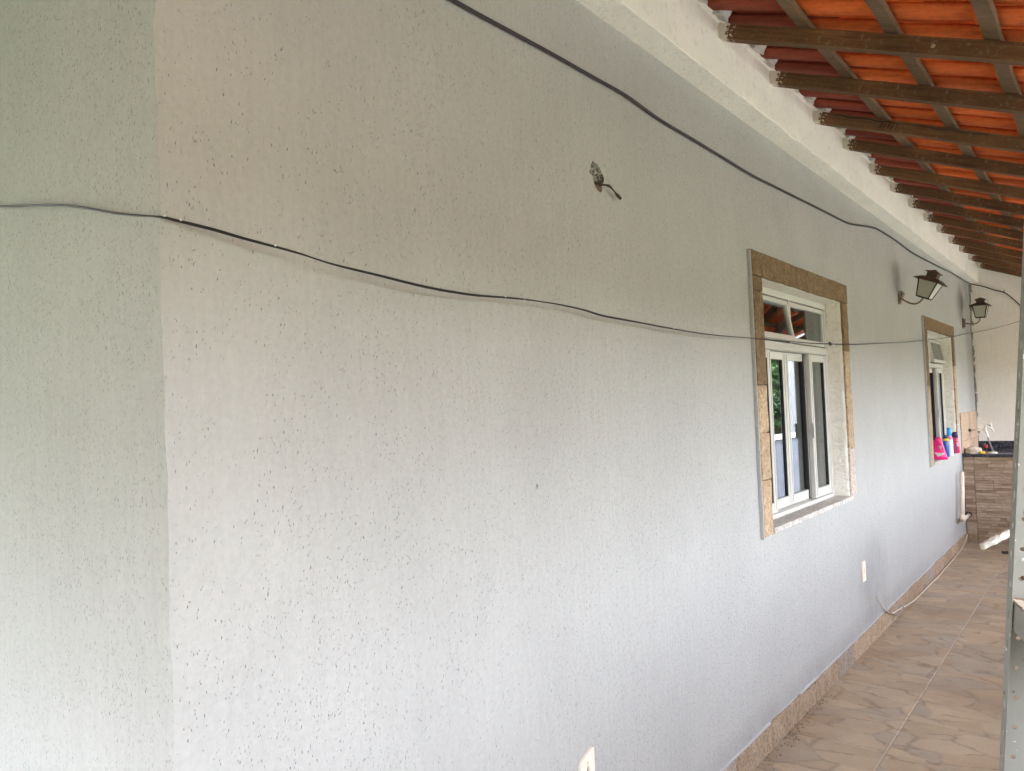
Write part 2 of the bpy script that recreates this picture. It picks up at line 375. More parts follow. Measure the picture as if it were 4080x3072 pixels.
def tube(bm, pts, r, seg=8, caps=True, mi=0):
    pts = [Vector(p) for p in pts]; rings = []
    t0 = (pts[1] - pts[0]).normalized(); up = Vector((0, 0, 1)) if abs(t0.z) < .9 else Vector((1, 0, 0))
    nrm = t0.cross(up).normalized()
    for i, p in enumerate(pts):
        t = (pts[min(i + 1, len(pts) - 1)] - pts[max(i - 1, 0)]).normalized()
        nrm = (nrm - t * nrm.dot(t)).normalized(); bn = t.cross(nrm)
        rr = r[i] if isinstance(r, (list, tuple)) else r
        rings.append([bm.verts.new(p + (nrm * math.cos(a) + bn * math.sin(a)) * rr) for a in [2 * math.pi * k / seg for k in range(seg)]])
    for a, c in zip(rings, rings[1:]):
        for k in range(seg):
            f = bm.faces.new((a[k], a[(k + 1) % seg], c[(k + 1) % seg], c[k])); f.smooth = True; f.material_index = mi
    if caps:
        bm.faces.new(rings[0]).material_index = mi; bm.faces.new(rings[-1][::-1]).material_index = mi
def spline(pts, n=6):
    P = [Vector(p) for p in pts]; out = []
    for i in range(len(P) - 1):
        p0, p1, p2, p3 = P[max(i - 1, 0)], P[i], P[i + 1], P[min(i + 2, len(P) - 1)]
        for k in range(n):
            t = k / n
            out.append(.5 * ((2 * p1) + (p2 - p0) * t + (2 * p0 - 5 * p1 + 4 * p2 - p3) * t * t + (3 * p1 - p0 - 3 * p2 + p3) * t ** 3))
    out.append(P[-1]); return out
def lathe(bm, prof, seg=20, sx=1., sy=1., c=(0, 0, 0), mi=0, sq=1.0):
    rings = []
    for r, z in prof:
        ring = []
        for k in range(seg):
            a = 2 * math.pi * k / seg; ca, sa = math.cos(a), math.sin(a)
            if sq != 1: ca = math.copysign(abs(ca) ** sq, ca); sa = math.copysign(abs(sa) ** sq, sa)
            ring.append(bm.verts.new((c[0] + r * sx * ca, c[1] + r * sy * sa, c[2] + z)))
        rings.append(ring)
    for a, d in zip(rings, rings[1:]):
        for k in range(seg):
            f = bm.faces.new((a[k], a[(k + 1) % seg], d[(k + 1) % seg], d[k])); f.smooth = True; f.material_index = mi
    bm.faces.new(rings[0][::-1]).material_index = mi; bm.faces.new(rings[-1]).material_index = mi
def plate(outer, holes, to3, depth):
    """flat sheet with openings, extruded by the vector depth"""
    bm = new(); es = []
    for loop in [outer] + holes:
        vs = [bm.verts.new(to3(*p)) for p in loop]
        es += [bm.edges.new((vs[i], vs[(i + 1) % len(vs)])) for i in range(len(vs))]
    bmesh.ops.triangle_fill(bm, edges=es, use_beauty=True, use_dissolve=False)
    r = bmesh.ops.extrude_face_region(bm, geom=bm.faces[:])
    bmesh.ops.translate(bm, verts=[g for g in r['geom'] if isinstance(g, bmesh.types.BMVert)], vec=depth)
    return bm
def circle(cx, cy, r, n=10, ry=None): return [(cx + r * math.cos(2 * math.pi * k / n), cy + (ry or r) * math.sin(2 * math.pi * k / n)) for k in range(n)]

# ------------------------------------------------------------------ ground, yard
struct(boxo('ground', (-260, 260, -260, 260, -.30, -.10), 'turf'))
struct(boxo('yard_paving', (2.345, 5.2, -4, 19, -.098, .028), 'concrete'))
# veranda floor: grout bed with single ceramic tiles
floor = struct(boxo('floor', (-.02, 2.198, -1.2, 10.15, -.098, FL - .0022), 'grout'))
P = .4125; X0 = .414; Y0 = 3.521
def tile_mesh(w, l):
    bm = new(); box(bm, -w / 2, w / 2, -l / 2, l / 2, -.005, 0, bev=.0015)
    me = bpy.data.meshes.new('floor_tile'); bmesh.ops.recalc_face_normals(bm, faces=bm.faces[:]); bm.to_mesh(me); bm.free(); me.materials.append(MAT['floor_ceramic']); return me
full = tile_mesh(P - .006, P - .006); cut = tile_mesh(X0 - .016, P - .006)
rest = tile_mesh(.12 - .006, P - .006)
for k in range(-11, 16):
    y = Y0 + P * (k + .5)
    inst('floor_tile', cut, floor, (X0 / 2 + .005, y, FL))
    for j in range(4): inst('floor_tile', full, floor, (X0 + P * (j + .5), y, FL + random.uniform(-.0006, .0006)))
    inst('floor_tile', rest, floor, (X0 + 4 * P + .06, y, FL))

# ------------------------------------------------------------------ house
house = thing('house', 'pale grey scratched stucco house with two aluminium windows in brown stone surrounds', 'house')
CY = .655; YE = 10.15
zs = [i * .04 - .1 for i in range(0, 88)]
edge = [(CY + noise.noise(Vector((0, 3.3, z * 7))) * .004 + noise.noise(Vector((5, 3.3, z * 40))) * .0035 + (z - 1.5) * -.004, z) for z in zs]
W1, W2 = 3.325, 7.24                      # outer left edges of the two stone surrounds
def opening(y0): return [(y0 + .103, .95), (y0 + 1.432, .95), (y0 + 1.432, 2.127), (y0 + .103, 2.127)]
hole = [(2.050, 2.324), (2.060, 2.318), (2.078, 2.318), (2.092, 2.309), (2.101, 2.296), (2.112, 2.287), (2.114, 2.274), (2.108, 2.262), (2.102, 2.255), (2.099, 2.236), (2.088, 2.229), (2.070, 2.234), (2.058, 2.243), (2.050, 2.257), (2.044, 2.266), (2.033, 2.276), (2.027, 2.283), (2.033, 2.294), (2.036, 2.306), (2.043, 2.313)]
outer = [edge[0]] + [(YE, -.1), (YE, zs[-1])] + edge[::-1][:-1]
bm = plate(outer, [opening(W1), opening(W2), hole], lambda y, z: (0, y, z), Vector((-.15, 0, 0)))
for vt in bm.verts:
    if vt.co.x < -.1 and vt.co.y < CY + .05: vt.co.y += .06       # the end face covers this side
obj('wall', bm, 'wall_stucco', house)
# end wall round the corner, sharing the uneven arris
bm = new(); prev = None
for (y, z) in edge:
    y0 = CY + (z - 1.5) * -.004
    c = [bm.verts.new(p) for p in ((0, y, z), (-.012, y0 + (y - y0) * .35, z), (-.035, y0, z), (-4.5, y0, z))]
    if prev:
        for k in range(3): bm.faces.new((prev[k], prev[k + 1], c[k + 1], c[k])).smooth = k < 2
    prev = c
obj('end_wall_face', bm, 'end_stucco', house)
bm = new(); box(bm, -4.5, -.16, CY + .1, YE, -.1, -.05); box(bm, -4.5, -4.4, CY + .1, YE, -.1, 3.3); box(bm, -4.45, -.2, YE - .1, YE + .05, -.1, 3.3)
obj('back_wall', bm, 'dark_interior', house)
bm = new(); box(bm, -1.6, -1.5, CY + .3, YE - .2, -.05, 3.2); obj('partition', bm, 'dark_interior', house)
boxo('roof_slab', (-4.7, .40, CY - .05, YE + .2, 3.425, 3.5), 'roof_sheet', house)
# hole in the render: cement pocket, brick remnant
bm = new(); n = len(hole)
vs = [[bm.verts.new((-.001 - d, 2.07 + (y - 2.07) * s, 2.276 + (z - 2.276) * s)) for (y, z) in hole] for d, s in ((0, 1.0), (.014, .93), (.03, .7))]
for a, c in zip(vs, vs[1:]):
    for i in range(n): bm.faces.new((a[i], a[(i + 1) % n], c[(i + 1) % n], c[i]))
bm.faces.new(vs[-1])
for vt in bm.verts:
    if vt.co.x < -.005: vt.co += Vector((noise.noise(vt.co * 90) * .014, noise.noise(vt.co * 70) * .006, noise.noise(vt.co * 80 + Vector((4, 0, 0))) * .006))
obj('cement_pocket', bm, 'cement_grey', house)
bm = rough_box(-.03, -.0025, 2.050, 2.100, 2.228, 2.253, .004, .012, 3, .002); obj('brick', bm, 'brick_old', house)
bm = rough_box(-.03, -.0035, 2.045, 2.092, 2.2545, 2.262, .003, .01, 4, .001); obj('broken_conduit', bm, 'iron_black', house)
bm = rough_box(-.02, -.002, 2.0285, 2.038, 2.272, 2.292, .003, .006, 5, .001); obj('knockout', bm, 'black_void', house)
bm = new(); tube(bm, [(.0005 + .003 * math.sin(a * .5), 1.690 + .004 * math.cos(a), 1.345 + .006 * math.sin(a)) for a in [i * .45 for i in range(12)]], .0015, 6)
obj('render_knob', bm, 'fillet', house)
# beam
bm = new(); ring = None; N = 180
for i in range(N + 1):
    y = CY + .004 + (YE - CY - .004) * i / N
    prof = [(-.15, 2.808), (-.004, 2.808), (.030, 2.8085), (.065, 2.810), (.0945, 2.8105), (.0970, 2.8130), (.097, 2.86), (.096, 2.92), (.097, 2.985), (.095, 3.028), (.083, 3.033), (.081, 3.060), (.100, 3.068), (.100, 3.42), (-.15, 3.42)]
    cur = []
    for j, (x, z) in enumerate(prof):
        q = Vector((x * 22, y * 5.5, z * 22)); a = .0045 if j in (4, 5) else .0025
        cur.append(bm.verts.new((x + noise.noise(q) * a, y, z + noise.noise(q + Vector((0, 50, 0))) * a * 1.1)))
    if ring:
        for j in range(len(prof)):
            f = bm.faces.new((ring[j], ring[(j + 1) % len(prof)], cur[(j + 1) % len(prof)], cur[j])); f.material_index = 1 if j < 4 else 0
    else: bm.faces.new(cur)
    ring = cur
bm.faces.new(ring)
obj('beam', bm, ['beam_face', 'beam_soffit'], house)
# skirting tiles
y = CY + .02; i = 0
while y < 8.9:
    ln = min(random.choice((.405, .3, .405, .21)), 8.94 - y)
    if ln < .05: break
    o = obj('skirting_tile', rough_box(.0005, .0115 + random.uniform(0, .002), y + .0015, y + ln - .0015, FL - .004, .158 + random.uniform(-.006, .006), .002, .05, i, .002), 'skirting_grey' if random.random() < .25 else 'skirting_ceramic', house)
    y += ln; i += 1
# cement fillet over the skirting
bm = new(); pr = None
for i in range(140):
    y = CY + .02 + (8.93 - CY) * i / 139; a = noise.noise(Vector((y * 9, 0, 0)))
    c = [bm.verts.new((.0005, y, .1665 + a * .008)), bm.verts.new((.0085, y, .1600 + a * .002)), bm.verts.new((.0005, y, .154))]
    if pr: bm.faces.new((pr[0], pr[1], c[1], c[0])); bm.faces.new((pr[1], pr[2], c[2], c[1]))
    pr = c
obj('cement_fillet', bm, 'fillet', house)
# backsplash behind the tank
for r, (z0, z1, off) in enumerate(((.955, 1.068, .0), (1.071, 1.360, .06))):
    y = 8.965 - off * 0
    wds = (.24, .30, .15, .25, .21) if r else (.33, .27, .31, .24)
    for i, w in enumerate(wds):
        y1 = min(y + w, 10.13)
        obj('backsplash_tile', rough_box(.0005, .009 + random.uniform(0, .002), y + .002, y1 - .002, z0, z1, .001, .08, i + r * 9, .0015), 'backsplash_ceramic', house); y = y1
# windows
def window(y0, open_vent):
    w = thing('window', '', '', (0, y0, 0)); del w['label']; del w['category']; w.parent = house
    i0, i1, zs0, zt = .115, 1.42, .985, 2.115          # clear opening
    # surround: lintel, left jamb blocks, right jamb blocks (proud of the render)
    k = int(y0 * 10)
    obj('stone_block', rough_box(.001, .019, .0, 1.535, zt, 2.226, .004, .06, k, .003), 'stone_brown', w)
    L = [(2.045, zt), (1.624, 2.045), (1.413, 1.624), (1.205, 1.413), (.955, 1.205)]
    mm = ['stone_brown', 'stone_brown', 'stone_tan', 'stone_tan', 'stone_tan']
    for i, (a, c) in enumerate(L):
        obj('stone_block', rough_box(.001, .018 + .001 * (i % 2), .0 + .002 * (i % 2), i0 - .001 * i, a + .0015, c - .0015, .005, .05, k + i + 1, .003), mm[i], w)
    Rj = [(1.83, zt), (1.62, 1.83), (1.26, 1.62), (.985, 1.26)]
    mm = ['stone_brown', 'stone_tan', 'stone_tan', 'stone_pale']
    for i, (a, c) in enumerate(Rj):
        obj('stone_block', rough_box(.001, .018, i1 + .001, 1.535 - .003 * (i % 2), a + .0015, c - .0015, .007, .04, k + i + 11, .003), mm[i], w)
    # grey cement line where the render meets the surround
    obj('render_edge', rough_box(.0005, .0165, -.009, -.0015, .95, 2.222, .003, .05, k + 21, .001), 'fillet', w)
    # plastered reveal
    bm = new(); box(bm, -.148, .006, i1, i1 + .0115, .951, 2.126)
    for s in range(1):
        es = [e for e in bm.edges if abs((e.verts[0].co - e.verts[1].co).z) > 1]; bmesh.ops.subdivide_edges(bm, edges=es, cuts=40, use_grid_fill=True)
        es = [e for e in bm.edges if abs((e.verts[0].co - e.verts[1].co).x) > .1]; bmesh.ops.subdivide_edges(bm, edges=es, cuts=6, use_grid_fill=True)
    for vt in bm.verts:
        if vt.co.y < i1 + .005: vt.co.y += noise.noise(Vector((vt.co.x * 30, 0, vt.co.z * 11))) * .006 - .002
    obj('reveal', bm, 'reveal_plaster', w, smooth=True)
    boxo('reveal', (-.148, .004, i0 - .0115, i0, .951, 2.126), 'reveal_plaster', w)
    boxo('reveal', (-.148, .005, i0, i1, zt - .002, 2.126), 'reveal_plaster', w)
    # marble sill
    obj('sill', rough_box(-.072, .021, i0 + .0015, i1 + .03, .957, .984, .0015, .2, k + 31, .003), 'marble', w)
    # outer frame
    fx0, fx1 = -.142, -.078
    bm = new()
    box(bm, fx0, fx1, i0 + .0005, i0 + .028, zs0 - .02, zt - .003, .002); box(bm, fx0, fx1, i1 - .030, i1 - .0025, zs0 - .02, zt - .003, .002)
    box(bm, fx0, fx1, i0 + .0285, i1 - .0305, zt - .036, zt - .0032, .002); box(bm, fx0, fx1 + .004, i0 + .0285, i1 - .0305, zs0 - .0195, zs0 + .018, .002)
    obj('frame', bm, 'aluminium', w)
    mid = (i0 + i1) / 2
    bm = new(); box(bm, fx0, fx1 + .003, i0 + .029, i1 - .031, 1.808, 1.850, .002); box(bm, fx1 + .0035, fx1 + .012, i0 + .029, i1 - .031, 1.812, 1.820, .001)
    obj('transom', bm, 'aluminium', w)
    bm = new(); box(bm, fx0 + .004, fx1 + .001, mid - .012, mid + .012, 1.851, zt - .0365, .002); obj('mullion', bm, 'aluminium', w)
    # two awning vents over the transom
    for s, (a, c) in enumerate(((i0 + .031, mid - .014), (mid + .014, i1 - .033))):
        z0, z1 = 1.856, zt - .040; hgt = z1 - z0; t = .024
        ang = math.radians(-9.5) if s == open_vent else math.radians(-.3)
        bm = new(); box(bm, -.024, 0, a, a + t, -hgt, 0, .002); box(bm, -.024, 0, c - t, c, -hgt, 0, .002)
        box(bm, -.024, 0, a + t + .0003, c - t - .0003, -t, 0, .002); box(bm, -.024, 0.003, a + t + .0003, c - t - .0003, -hgt, -hgt + t + .004, .002)
        vt = obj('vent', bm, 'aluminium', w, (-.084, 0, z1), (0, ang, 0))
        bm = new(); box(bm, -.015, -.011, a + t - .004, c - t + .004, -hgt + t, -t + .004); obj('vent_glass', bm, 'window_glass', w, (-.084, 0, z1), (0, ang, 0))
    # four sliding leaves: outer pair on the front track, inner pair behind
    zb, zh = zs0 + .020, 1.806
    for (a, c, x1) in ((i0 + .030, .460, -.080), (.435, mid - .001, -.112), (mid + .001, 1.100, -.112), (1.075, i1 - .032, -.080)):
        x0 = x1 - .026; st = .045 if x1 > -.1 else .040
        bm = new()
        box(bm, x0, x1, a, a + st, zb, zh, .003); box(bm, x0, x1, c - st, c, zb, zh, .003)
        box(bm, x0, x1 - .002, a + st + .0003, c - st - .0003, zb, zb + .05, .002); box(bm, x0, x1 - .002, a + st + .0003, c - st - .0003, zh - .04, zh, .002)
        box(bm, x1 - .001, x1 + .004, a + .016, a + .024, zb + .01, zh - .01, .001); box(bm, x1 - .001, x1 + .004, c - .024, c - .016, zb + .01, zh - .01, .001)
        obj('leaf_frame', bm, 'aluminium', w)
        bm = new()
        for (p, q) in ((a + st + .0004, a + st + .005), (c - st - .005, c - st - .0004)): box(bm, x0 + .006, x1 - .004, p, q, zb + .051, zh - .041)
        obj('gasket', bm, 'gasket', w)
        boxo('pane', (x0 + .010, x0 + .014, a + st + .0052, c - st - .0052, zb + .0495, zh - .0395), 'window_glass', w)
    boxo('gasket', (-.139, -.112, 1.0545, 1.0735, zb, zh), 'gasket', w)
    bm = new(); box(bm, -.079, -.071, mid + .30, mid + .318, 1.34, 1.42, .002); obj('latch', bm, 'aluminium', w)
    return w
window(W1, 0); window(W2, 1)

# ------------------------------------------------------------------ wall across the end of the passage
fw = thing('end_wall', 'pale pinkish stucco wall closing the far end of the passage', 'wall')
bm = new(); box(bm, -.3, 1.45, YE + .002, YE + .16, -.09, 3.2); obj('masonry', bm, 'far_stucco', fw)
bm = new(); bm2 = new(); z = 1.0
while z < 2.78:                                # ragged cement seam in the corner
    h = random.uniform(.03, .10); wd = random.uniform(.003, .018)
    t = bm if random.random() < .55 else bm2
    vs = box(t, .003, .004 + wd, YE - .012 - random.random() * .012, YE + .0015, z, z + h, 0)
    for q in vs: q.co += Vector((max(-.002, random.uniform(-.004, .01)), 0, random.uniform(-.01, .01)))
    z += h * random.uniform(.75, 1.3)
obj('cement_seam', bm, 'cement_dark', fw); obj('mortar_seam', bm2, 'mortar_white', fw)

# ------------------------------------------------------------------ veranda roof
TH = math.atan(.41); CT, ST = math.cos(TH), math.sin(TH)
roof = thing('veranda_roof', 'veranda roof of orange clay tiles on dark wooden rafters and battens', 'roof', (.1, 0, 2.978), (0, TH, 0))
# local frame of the roof: x runs down the slope, z is perpendicular to it; rafter undersides at z = 0
RY = [1.07, 1.68, 2.28, 2.867, 3.44, 4.069, 4.618, 5.239, 5.804, 6.40, 6.995, 7.594, 8.209, 8.827, 9.45, 10.09]
RH, RW, SL = .056, .046, 2.22
for i, y in enumerate(RY):
    bm = new(); box(bm, 0, SL, -RW / 2, RW / 2, 0, RH)
    es = [e for e in bm.edges if abs((e.verts[0].co - e.verts[1].co).x) > 1]; bmesh.ops.subdivide_edges(bm, edges=es, cuts=30, use_grid_fill=True)
    for vt in bm.verts: vt.co += Vector((0, noise.noise(Vector((vt.co.x * 2.5, i * 5, vt.co.z * 9))) * .005, noise.noise(Vector((vt.co.x * 3, i * 3, 4))) * .003))
    obj('rafter', bm, 'rafter_wood', roof, (-.02, y + RW / 2, random.uniform(-.003, .003)), (0, 0, random.uniform(-.006, .006)))
BX = [(.40 - .1) / CT + k * .2875 / CT for k in range(7)]
for x in BX:
    bm = new(); box(bm, -.024, .024, .70, YE - .01, 0, .018)
    es = [e for e in bm.edges if abs((e.verts[0].co - e.verts[1].co).y) > 1]; bmesh.ops.subdivide_edges(bm, edges=es, cuts=90, use_grid_fill=True)
    for vt in bm.verts: vt.co += Vector((noise.noise(Vector((vt.co.y * 4, x * 9, 1))) * .006, 0, noise.noise(Vector((vt.co.y * 3, x * 9, 7))) * .002))
    obj('batten', bm, 'batten_wood', roof, (x, 0, RH + .0035))
# one clay tile, seen from below: pan and roll, with a notched head
PW = .186
prof = [(.0, .014), (.012, .0), (.05, -.003), (.088, .0), (.104, .010), (.120, .034), (.145, .044), (.168, .042), (.184, .030), (.198, .020), (.207, .0128), (.212, .0118)]
def roof_tile(mat, ln, notch):
    bm = new(); T = .010; rows = []
    for s in ([0, .108, .11, ln * .5, ln] if notch else [0, ln * .5, ln]):
        lo, hi = [], []
        for j, (u, w) in enumerate(prof):
            if notch and s < .109 and j >= 8: u, w = .180 + .0012 * (j - 8), .032 - .001 * (j - 8)
            wob = noise.noise(Vector((u * 30, s * 9, 2))) * .0012
            lo.append(bm.verts.new((s, u, w + wob))); hi.append(bm.verts.new((s, u, w + T)))
        rows.append(lo + hi[::-1])
    n = len(rows[0])
    for a, c in zip(rows, rows[1:]):
        for j in range(n):
            f = bm.faces.new((a[j], a[(j + 1) % n], c[(j + 1) % n], c[j])); f.smooth = True
    bm.faces.new(rows[0][::-1]); bm.faces.new(rows[-1])
    bmesh.ops.recalc_face_normals(bm, faces=bm.faces[:])
    me = bpy.data.meshes.new('roof_tile'); bm.to_mesh(me); bm.free(); me.materials.append(MAT[mat])
    for e in me.edges: pass
    return me
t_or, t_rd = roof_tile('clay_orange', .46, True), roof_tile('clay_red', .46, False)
ZT = RH + .0035 + .018 + .006
cols = [-.95 + PW * k for k in range(0, 72)]
shift = (2.732 - (-.95)) % PW
bmr = new(); bmf = new()
plug = new(); box(plug, -.012, .012, .096, .184, .0, .046); bmesh.ops.subdivide_edges(plug, edges=plug.edges[:], cuts=2, use_grid_fill=True)
for vt in plug.verts: vt.co += Vector((noise.noise(vt.co * 60) * .012, noise.noise(vt.co * 50 + Vector((3, 0, 0))) * .006, noise.noise(vt.co * 45) * .006))
pme = bpy.data.meshes.new('mortar_plug'); bmesh.ops.recalc_face_normals(plug, faces=plug.faces[:]); plug.to_mesh(pme); plug.free(); pme.materials.append(MAT['mortar_white'])
def add_copy(bm, me, x, y, z, ry):
    tmp = bmesh.new(); tmp.from_mesh(me); bmesh.ops.transform(tmp, matrix=Matrix.Translation((x, y, z)) @ Matrix.Rotation(ry, 4, 'Y'), verts=tmp.verts[:])
    m2 = bpy.data.meshes.new('t'); tmp.to_mesh(m2); tmp.free(); bm.from_mesh(m2); bpy.data.meshes.remove(m2)
for ci in range(len(cols)):
    y = -.95 + shift - PW * 8 + PW * ci
    if y > YE - .02: break
    for r in range(8):
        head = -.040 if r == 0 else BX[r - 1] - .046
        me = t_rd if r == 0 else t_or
        jx, jz, jr = random.uniform(-.006, .006), random.uniform(0, .002), random.uniform(-.006, .006)
        x, z, ry = head + (jx if r else 0), ZT + jz, -.036
        if r <= 4 and y > 2.05:
            o = inst('roof_tile', me, roof, (x, y, z), (0, ry, jr))
            if r == 0: inst('mortar_plug', pme, roof, (-.024 + random.uniform(-.006, .010), y, ZT - .008), (0, 0, random.uniform(-.1, .1)), (random.uniform(.8, 1.3), 1, 1))
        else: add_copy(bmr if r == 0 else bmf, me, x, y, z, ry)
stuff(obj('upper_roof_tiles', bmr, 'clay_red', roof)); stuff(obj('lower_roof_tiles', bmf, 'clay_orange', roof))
# roof round the corner, unseen; eave set low to shade the house end
bm = new()
tp = [(-5, .66, 3.12), (.14, .66, 3.12), (.14, -2.92, 1.64), (-5, -2.92, 1.64)]
lo = [bm.verts.new(p) for p in tp]; hi = [bm.verts.new((p[0], p[1], p[2] + .03)) for p in tp]
bm.faces.new(lo); bm.faces.new(hi[::-1])
for k in range(4): bm.faces.new((lo[k], lo[(k + 1) % 4], hi[(k + 1) % 4], hi[k]))
hipo = obj('unseen_slope', bm, 'roof_sheet', roof); hipo.matrix_parent_inverse = (Matrix.Translation(roof.location) @ Matrix.Rotation(TH, 4, 'Y')).inverted()
bm = plate([(2.14, 1.70), (2.14, 2.42), (.10, 3.26), (.10, 1.70)], [], lambda x_, z_: (x_, -2.30, z_), Vector((0, -.03, 0)))
go = obj('light_stop_gable', bm, 'roof_sheet', roof); go.matrix_parent_inverse = hipo.matrix_parent_inverse  # added board out of view, closes the gable to cut light
bm = plate([(.66, 3.30), (-2.92, 3.30), (-2.92, 1.66), (.50, 3.05), (.66, 3.05)], [], lambda y_, z_: (.12, y_, z_), Vector((.02, 0, 0)))
vo_ = obj('light_stop_board', bm, 'roof_sheet', roof); vo_.matrix_parent_inverse = hipo.matrix_parent_inverse  # added board out of view, shuts out light above the side slope
# termite trail on the third rafter in view, wasp mud spots
pts = []
for i in range(26): pts.append((.10 + i * .028, 4.069 - RW * .0 - .002, .044 + noise.noise(Vector((i * .6, 0, 0))) * .010))
bm = new(); tube(bm, pts, .0028, 5)
for i in range(5): tube(bm, [(.33 + i * .018, 4.067, .046), (.335 + i * .018, 4.0665, .03 + random.random() * .01), (.328 + i * .018, 4.067, .016)], .0026, 5)
obj('termite_trail', bm, 'twig_dark', roof)
for (x, i, z) in ((.46, 2, .028), (.78, 3, .026)):
    bm = new(); lathe(bm, [(.003, 0), (.007, .002), (.008, .003), (.004, .004)], 8); bmesh.ops.rotate(bm, cent=(0, 0, 0), matrix=Matrix.Rotation(math.pi / 2, 3, 'X'), verts=bm.verts[:])
    obj('mud_spot', bm, 'mud_pale', roof, (x, RY[i] + .001, z))

# ------------------------------------------------------------------ wall lanterns
def lantern(label, y, zb, tilt, swing):
    t = thing('wall_lantern', label, 'wall lamp', (0, y, zb), (0, 0, 0), 'lanterns on the house wall')
    R = Matrix.Rotation(tilt, 4, 'Y') @ Matrix.Rotation(swing, 4, 'Z')
    def fin(name, bm, mat, par=t, sm=False):
        bmesh.ops.transform(bm, matrix=R, verts=bm.verts[:]); return obj(name, bm, mat, par, smooth=sm)
    bm = new(); box(bm, .001, .012, -.028, .028, -.055, .055, .002); box(bm, .0125, .030, -.018, .018, -.045, .045, .005); fin('back_plate', bm, 'iron_brown')
    bm = new(); tube(bm, spline([(.028, 0, .0), (.06, 0, -.010), (.095, 0, -.014), (.130, 0, -.008), (.155, 0, .016), (.166, 0, .050)], 5), .0065, 8); fin('arm', bm, 'iron_brown')
    cx, z0, z1, b0, b1 = .168, .052, .178, .042, .066
    g = [bm0 for bm0 in ()]
    c4 = lambda h, z: [(cx - h, -h, z), (cx + h, -h, z), (cx + h, h, z), (cx - h, h, z)]
    bm = new(); lo, hi = c4(b0, z0), c4(b1, z1)
    for i in range(4): tube(bm, [lo[i], hi[i]], .0055, 4); tube(bm, [lo[i], lo[(i + 1) % 4]], .0055, 4); tube(bm, [hi[i], hi[(i + 1) % 4]], .0045, 4)
    box(bm, cx - b0, cx + b0, -b0, b0, z0 - .006, z0 - .001, .001); fr = fin('cage', bm, 'iron_black')
    for i in range(4):
        a, b_, c_, d = [Vector(p) for p in (lo[i], lo[(i + 1) % 4], hi[(i + 1) % 4], hi[i])]
        bm = new(); nrm = (b_ - a).cross(d - a).normalized() * .0012
        f = [bm.verts.new(p - nrm * 1.0) for p in (a, b_, c_, d)]; g2 = [bm.verts.new(p + nrm * 1.0) for p in (a, b_, c_, d)]
        bm.faces.new(f); bm.faces.new(g2[::-1])
        for k in range(4): bm.faces.new((f[k], f[(k + 1) % 4], g2[(k + 1) % 4], g2[k]))
        fin('glass_panel', bm, 'lantern_glass')
    bm = new(); r0 = None                       # flared hood, chimney and cap
    for h, z in ((.098, z1 - .006), (.094, z1 - .002), (.060, z1 + .020), (.036, z1 + .028), (.036, z1 + .060), (.050, z1 + .060), (.046, z1 + .066), (.012, z1 + .080), (.006, z1 + .086)):
        r1 = [bm.verts.new(p) for p in c4(h, z)]
        if r0: [bm.faces.new((r0[k], r0[(k + 1) % 4], r1[(k + 1) % 4], r1[k])) for k in range(4)]
        else: bm.faces.new(r1[::-1])
        r0 = r1
    bm.faces.new(r0); fin('hood', bm, 'iron_rust')
    return t
lantern('tilted rusty lantern on the wall between the two windows, nearer of the pair', 6.385, 2.296, math.radians(24), math.radians(-6))
lantern('upright rusty lantern on the wall past the second window, in front of the end wall', 9.52, 2.313, math.radians(2), 0)

# ------------------------------------------------------------------ cables and wires
low = [(-2.2, .60, 2.30), (-1.3, .62, 2.165), (-.661, .640, 2.042), (-.342, .640, 1.982), (-.12, .645, 1.925), (.008, .651, 1.896), (.014, .674, 1.893), (.030, .733, 1.884), (.040, .790, 1.875), (.050, .889, 1.864), (.055, .973, 1.851), (.055, 1.084, 1.842), (.055, 1.231, 1.833), (.050, 1.390, 1.833), (.050, 1.567, 1.839), (.050, 1.724, 1.839), (.045, 1.883, 1.836), (.045, 1.993, 1.827), (.045, 2.177, 1.823), (.045, 2.711, 1.813), (.045, 3.221, 1.823), (.045, 3.708, 1.830), (.045, 4.189, 1.843), (.045, 4.838, 1.870), (.050, 5.440, 1.902), (.050, 6.215, 1.946), (.050, 7.207, 2.015), (.045, 8.407, 2.104), (.045, 9.397, 2.188), (.058, 10.05, 2.242), (.224, 10.120, 2.275), (.462, 10.120, 2.329), (.9, 10.13, 2.46)]
low = [(x, y, z + noise.noise(Vector((y * 3.1, x * 3, 0))) * .004) for x, y, z in low]
t = thing('low_cable', 'black twin cable sagging across the wall below the hole, spotted with paint', 'cable')
sp = spline(low, 7)
def twist(sp, r, ph, pitch): return [p + Vector((math.cos(ph + i * pitch) * r * .8, 0, math.sin(ph + i * pitch) * r)) for i, p in enumerate(sp)]
for ph in (0, math.pi):
    bm = new(); tube(bm, twist(sp, .0014, ph, .09), .0016, 7); obj('strand', bm, 'cable_black', t)
for i in (36, 43, 60, 96, 130):             # blobs of wall paint
    bm = new(); lathe(bm, [(.0006, -.002), (.0026, 0), (.0006, .0025)], 6, c=sp[i] + Vector((.002, 0, .002))); obj('paint_blob', bm, 'paint_dribble', t)
bm = new(); p = Vector((.05, 4.33, 1.846)); tube(bm, spline([p + Vector((.0, -.03, .004)), p + Vector((.006, 0, -.006)), p + Vector((0, .03, .006)), p + Vector((-.004, .01, .014)), p + Vector((.004, -.01, .002))], 5), .003, 6); obj('splice', bm, 'cable_dark', t)
bm = new(); tube(bm, spline([p + Vector((.004, .03, -.008)), p + Vector((.008, .05, .0)), p + Vector((.006, .055, .014)), p + Vector((.004, .035, .02))], 5), .003, 6); obj('tie', bm, 'paint_dribble', t)
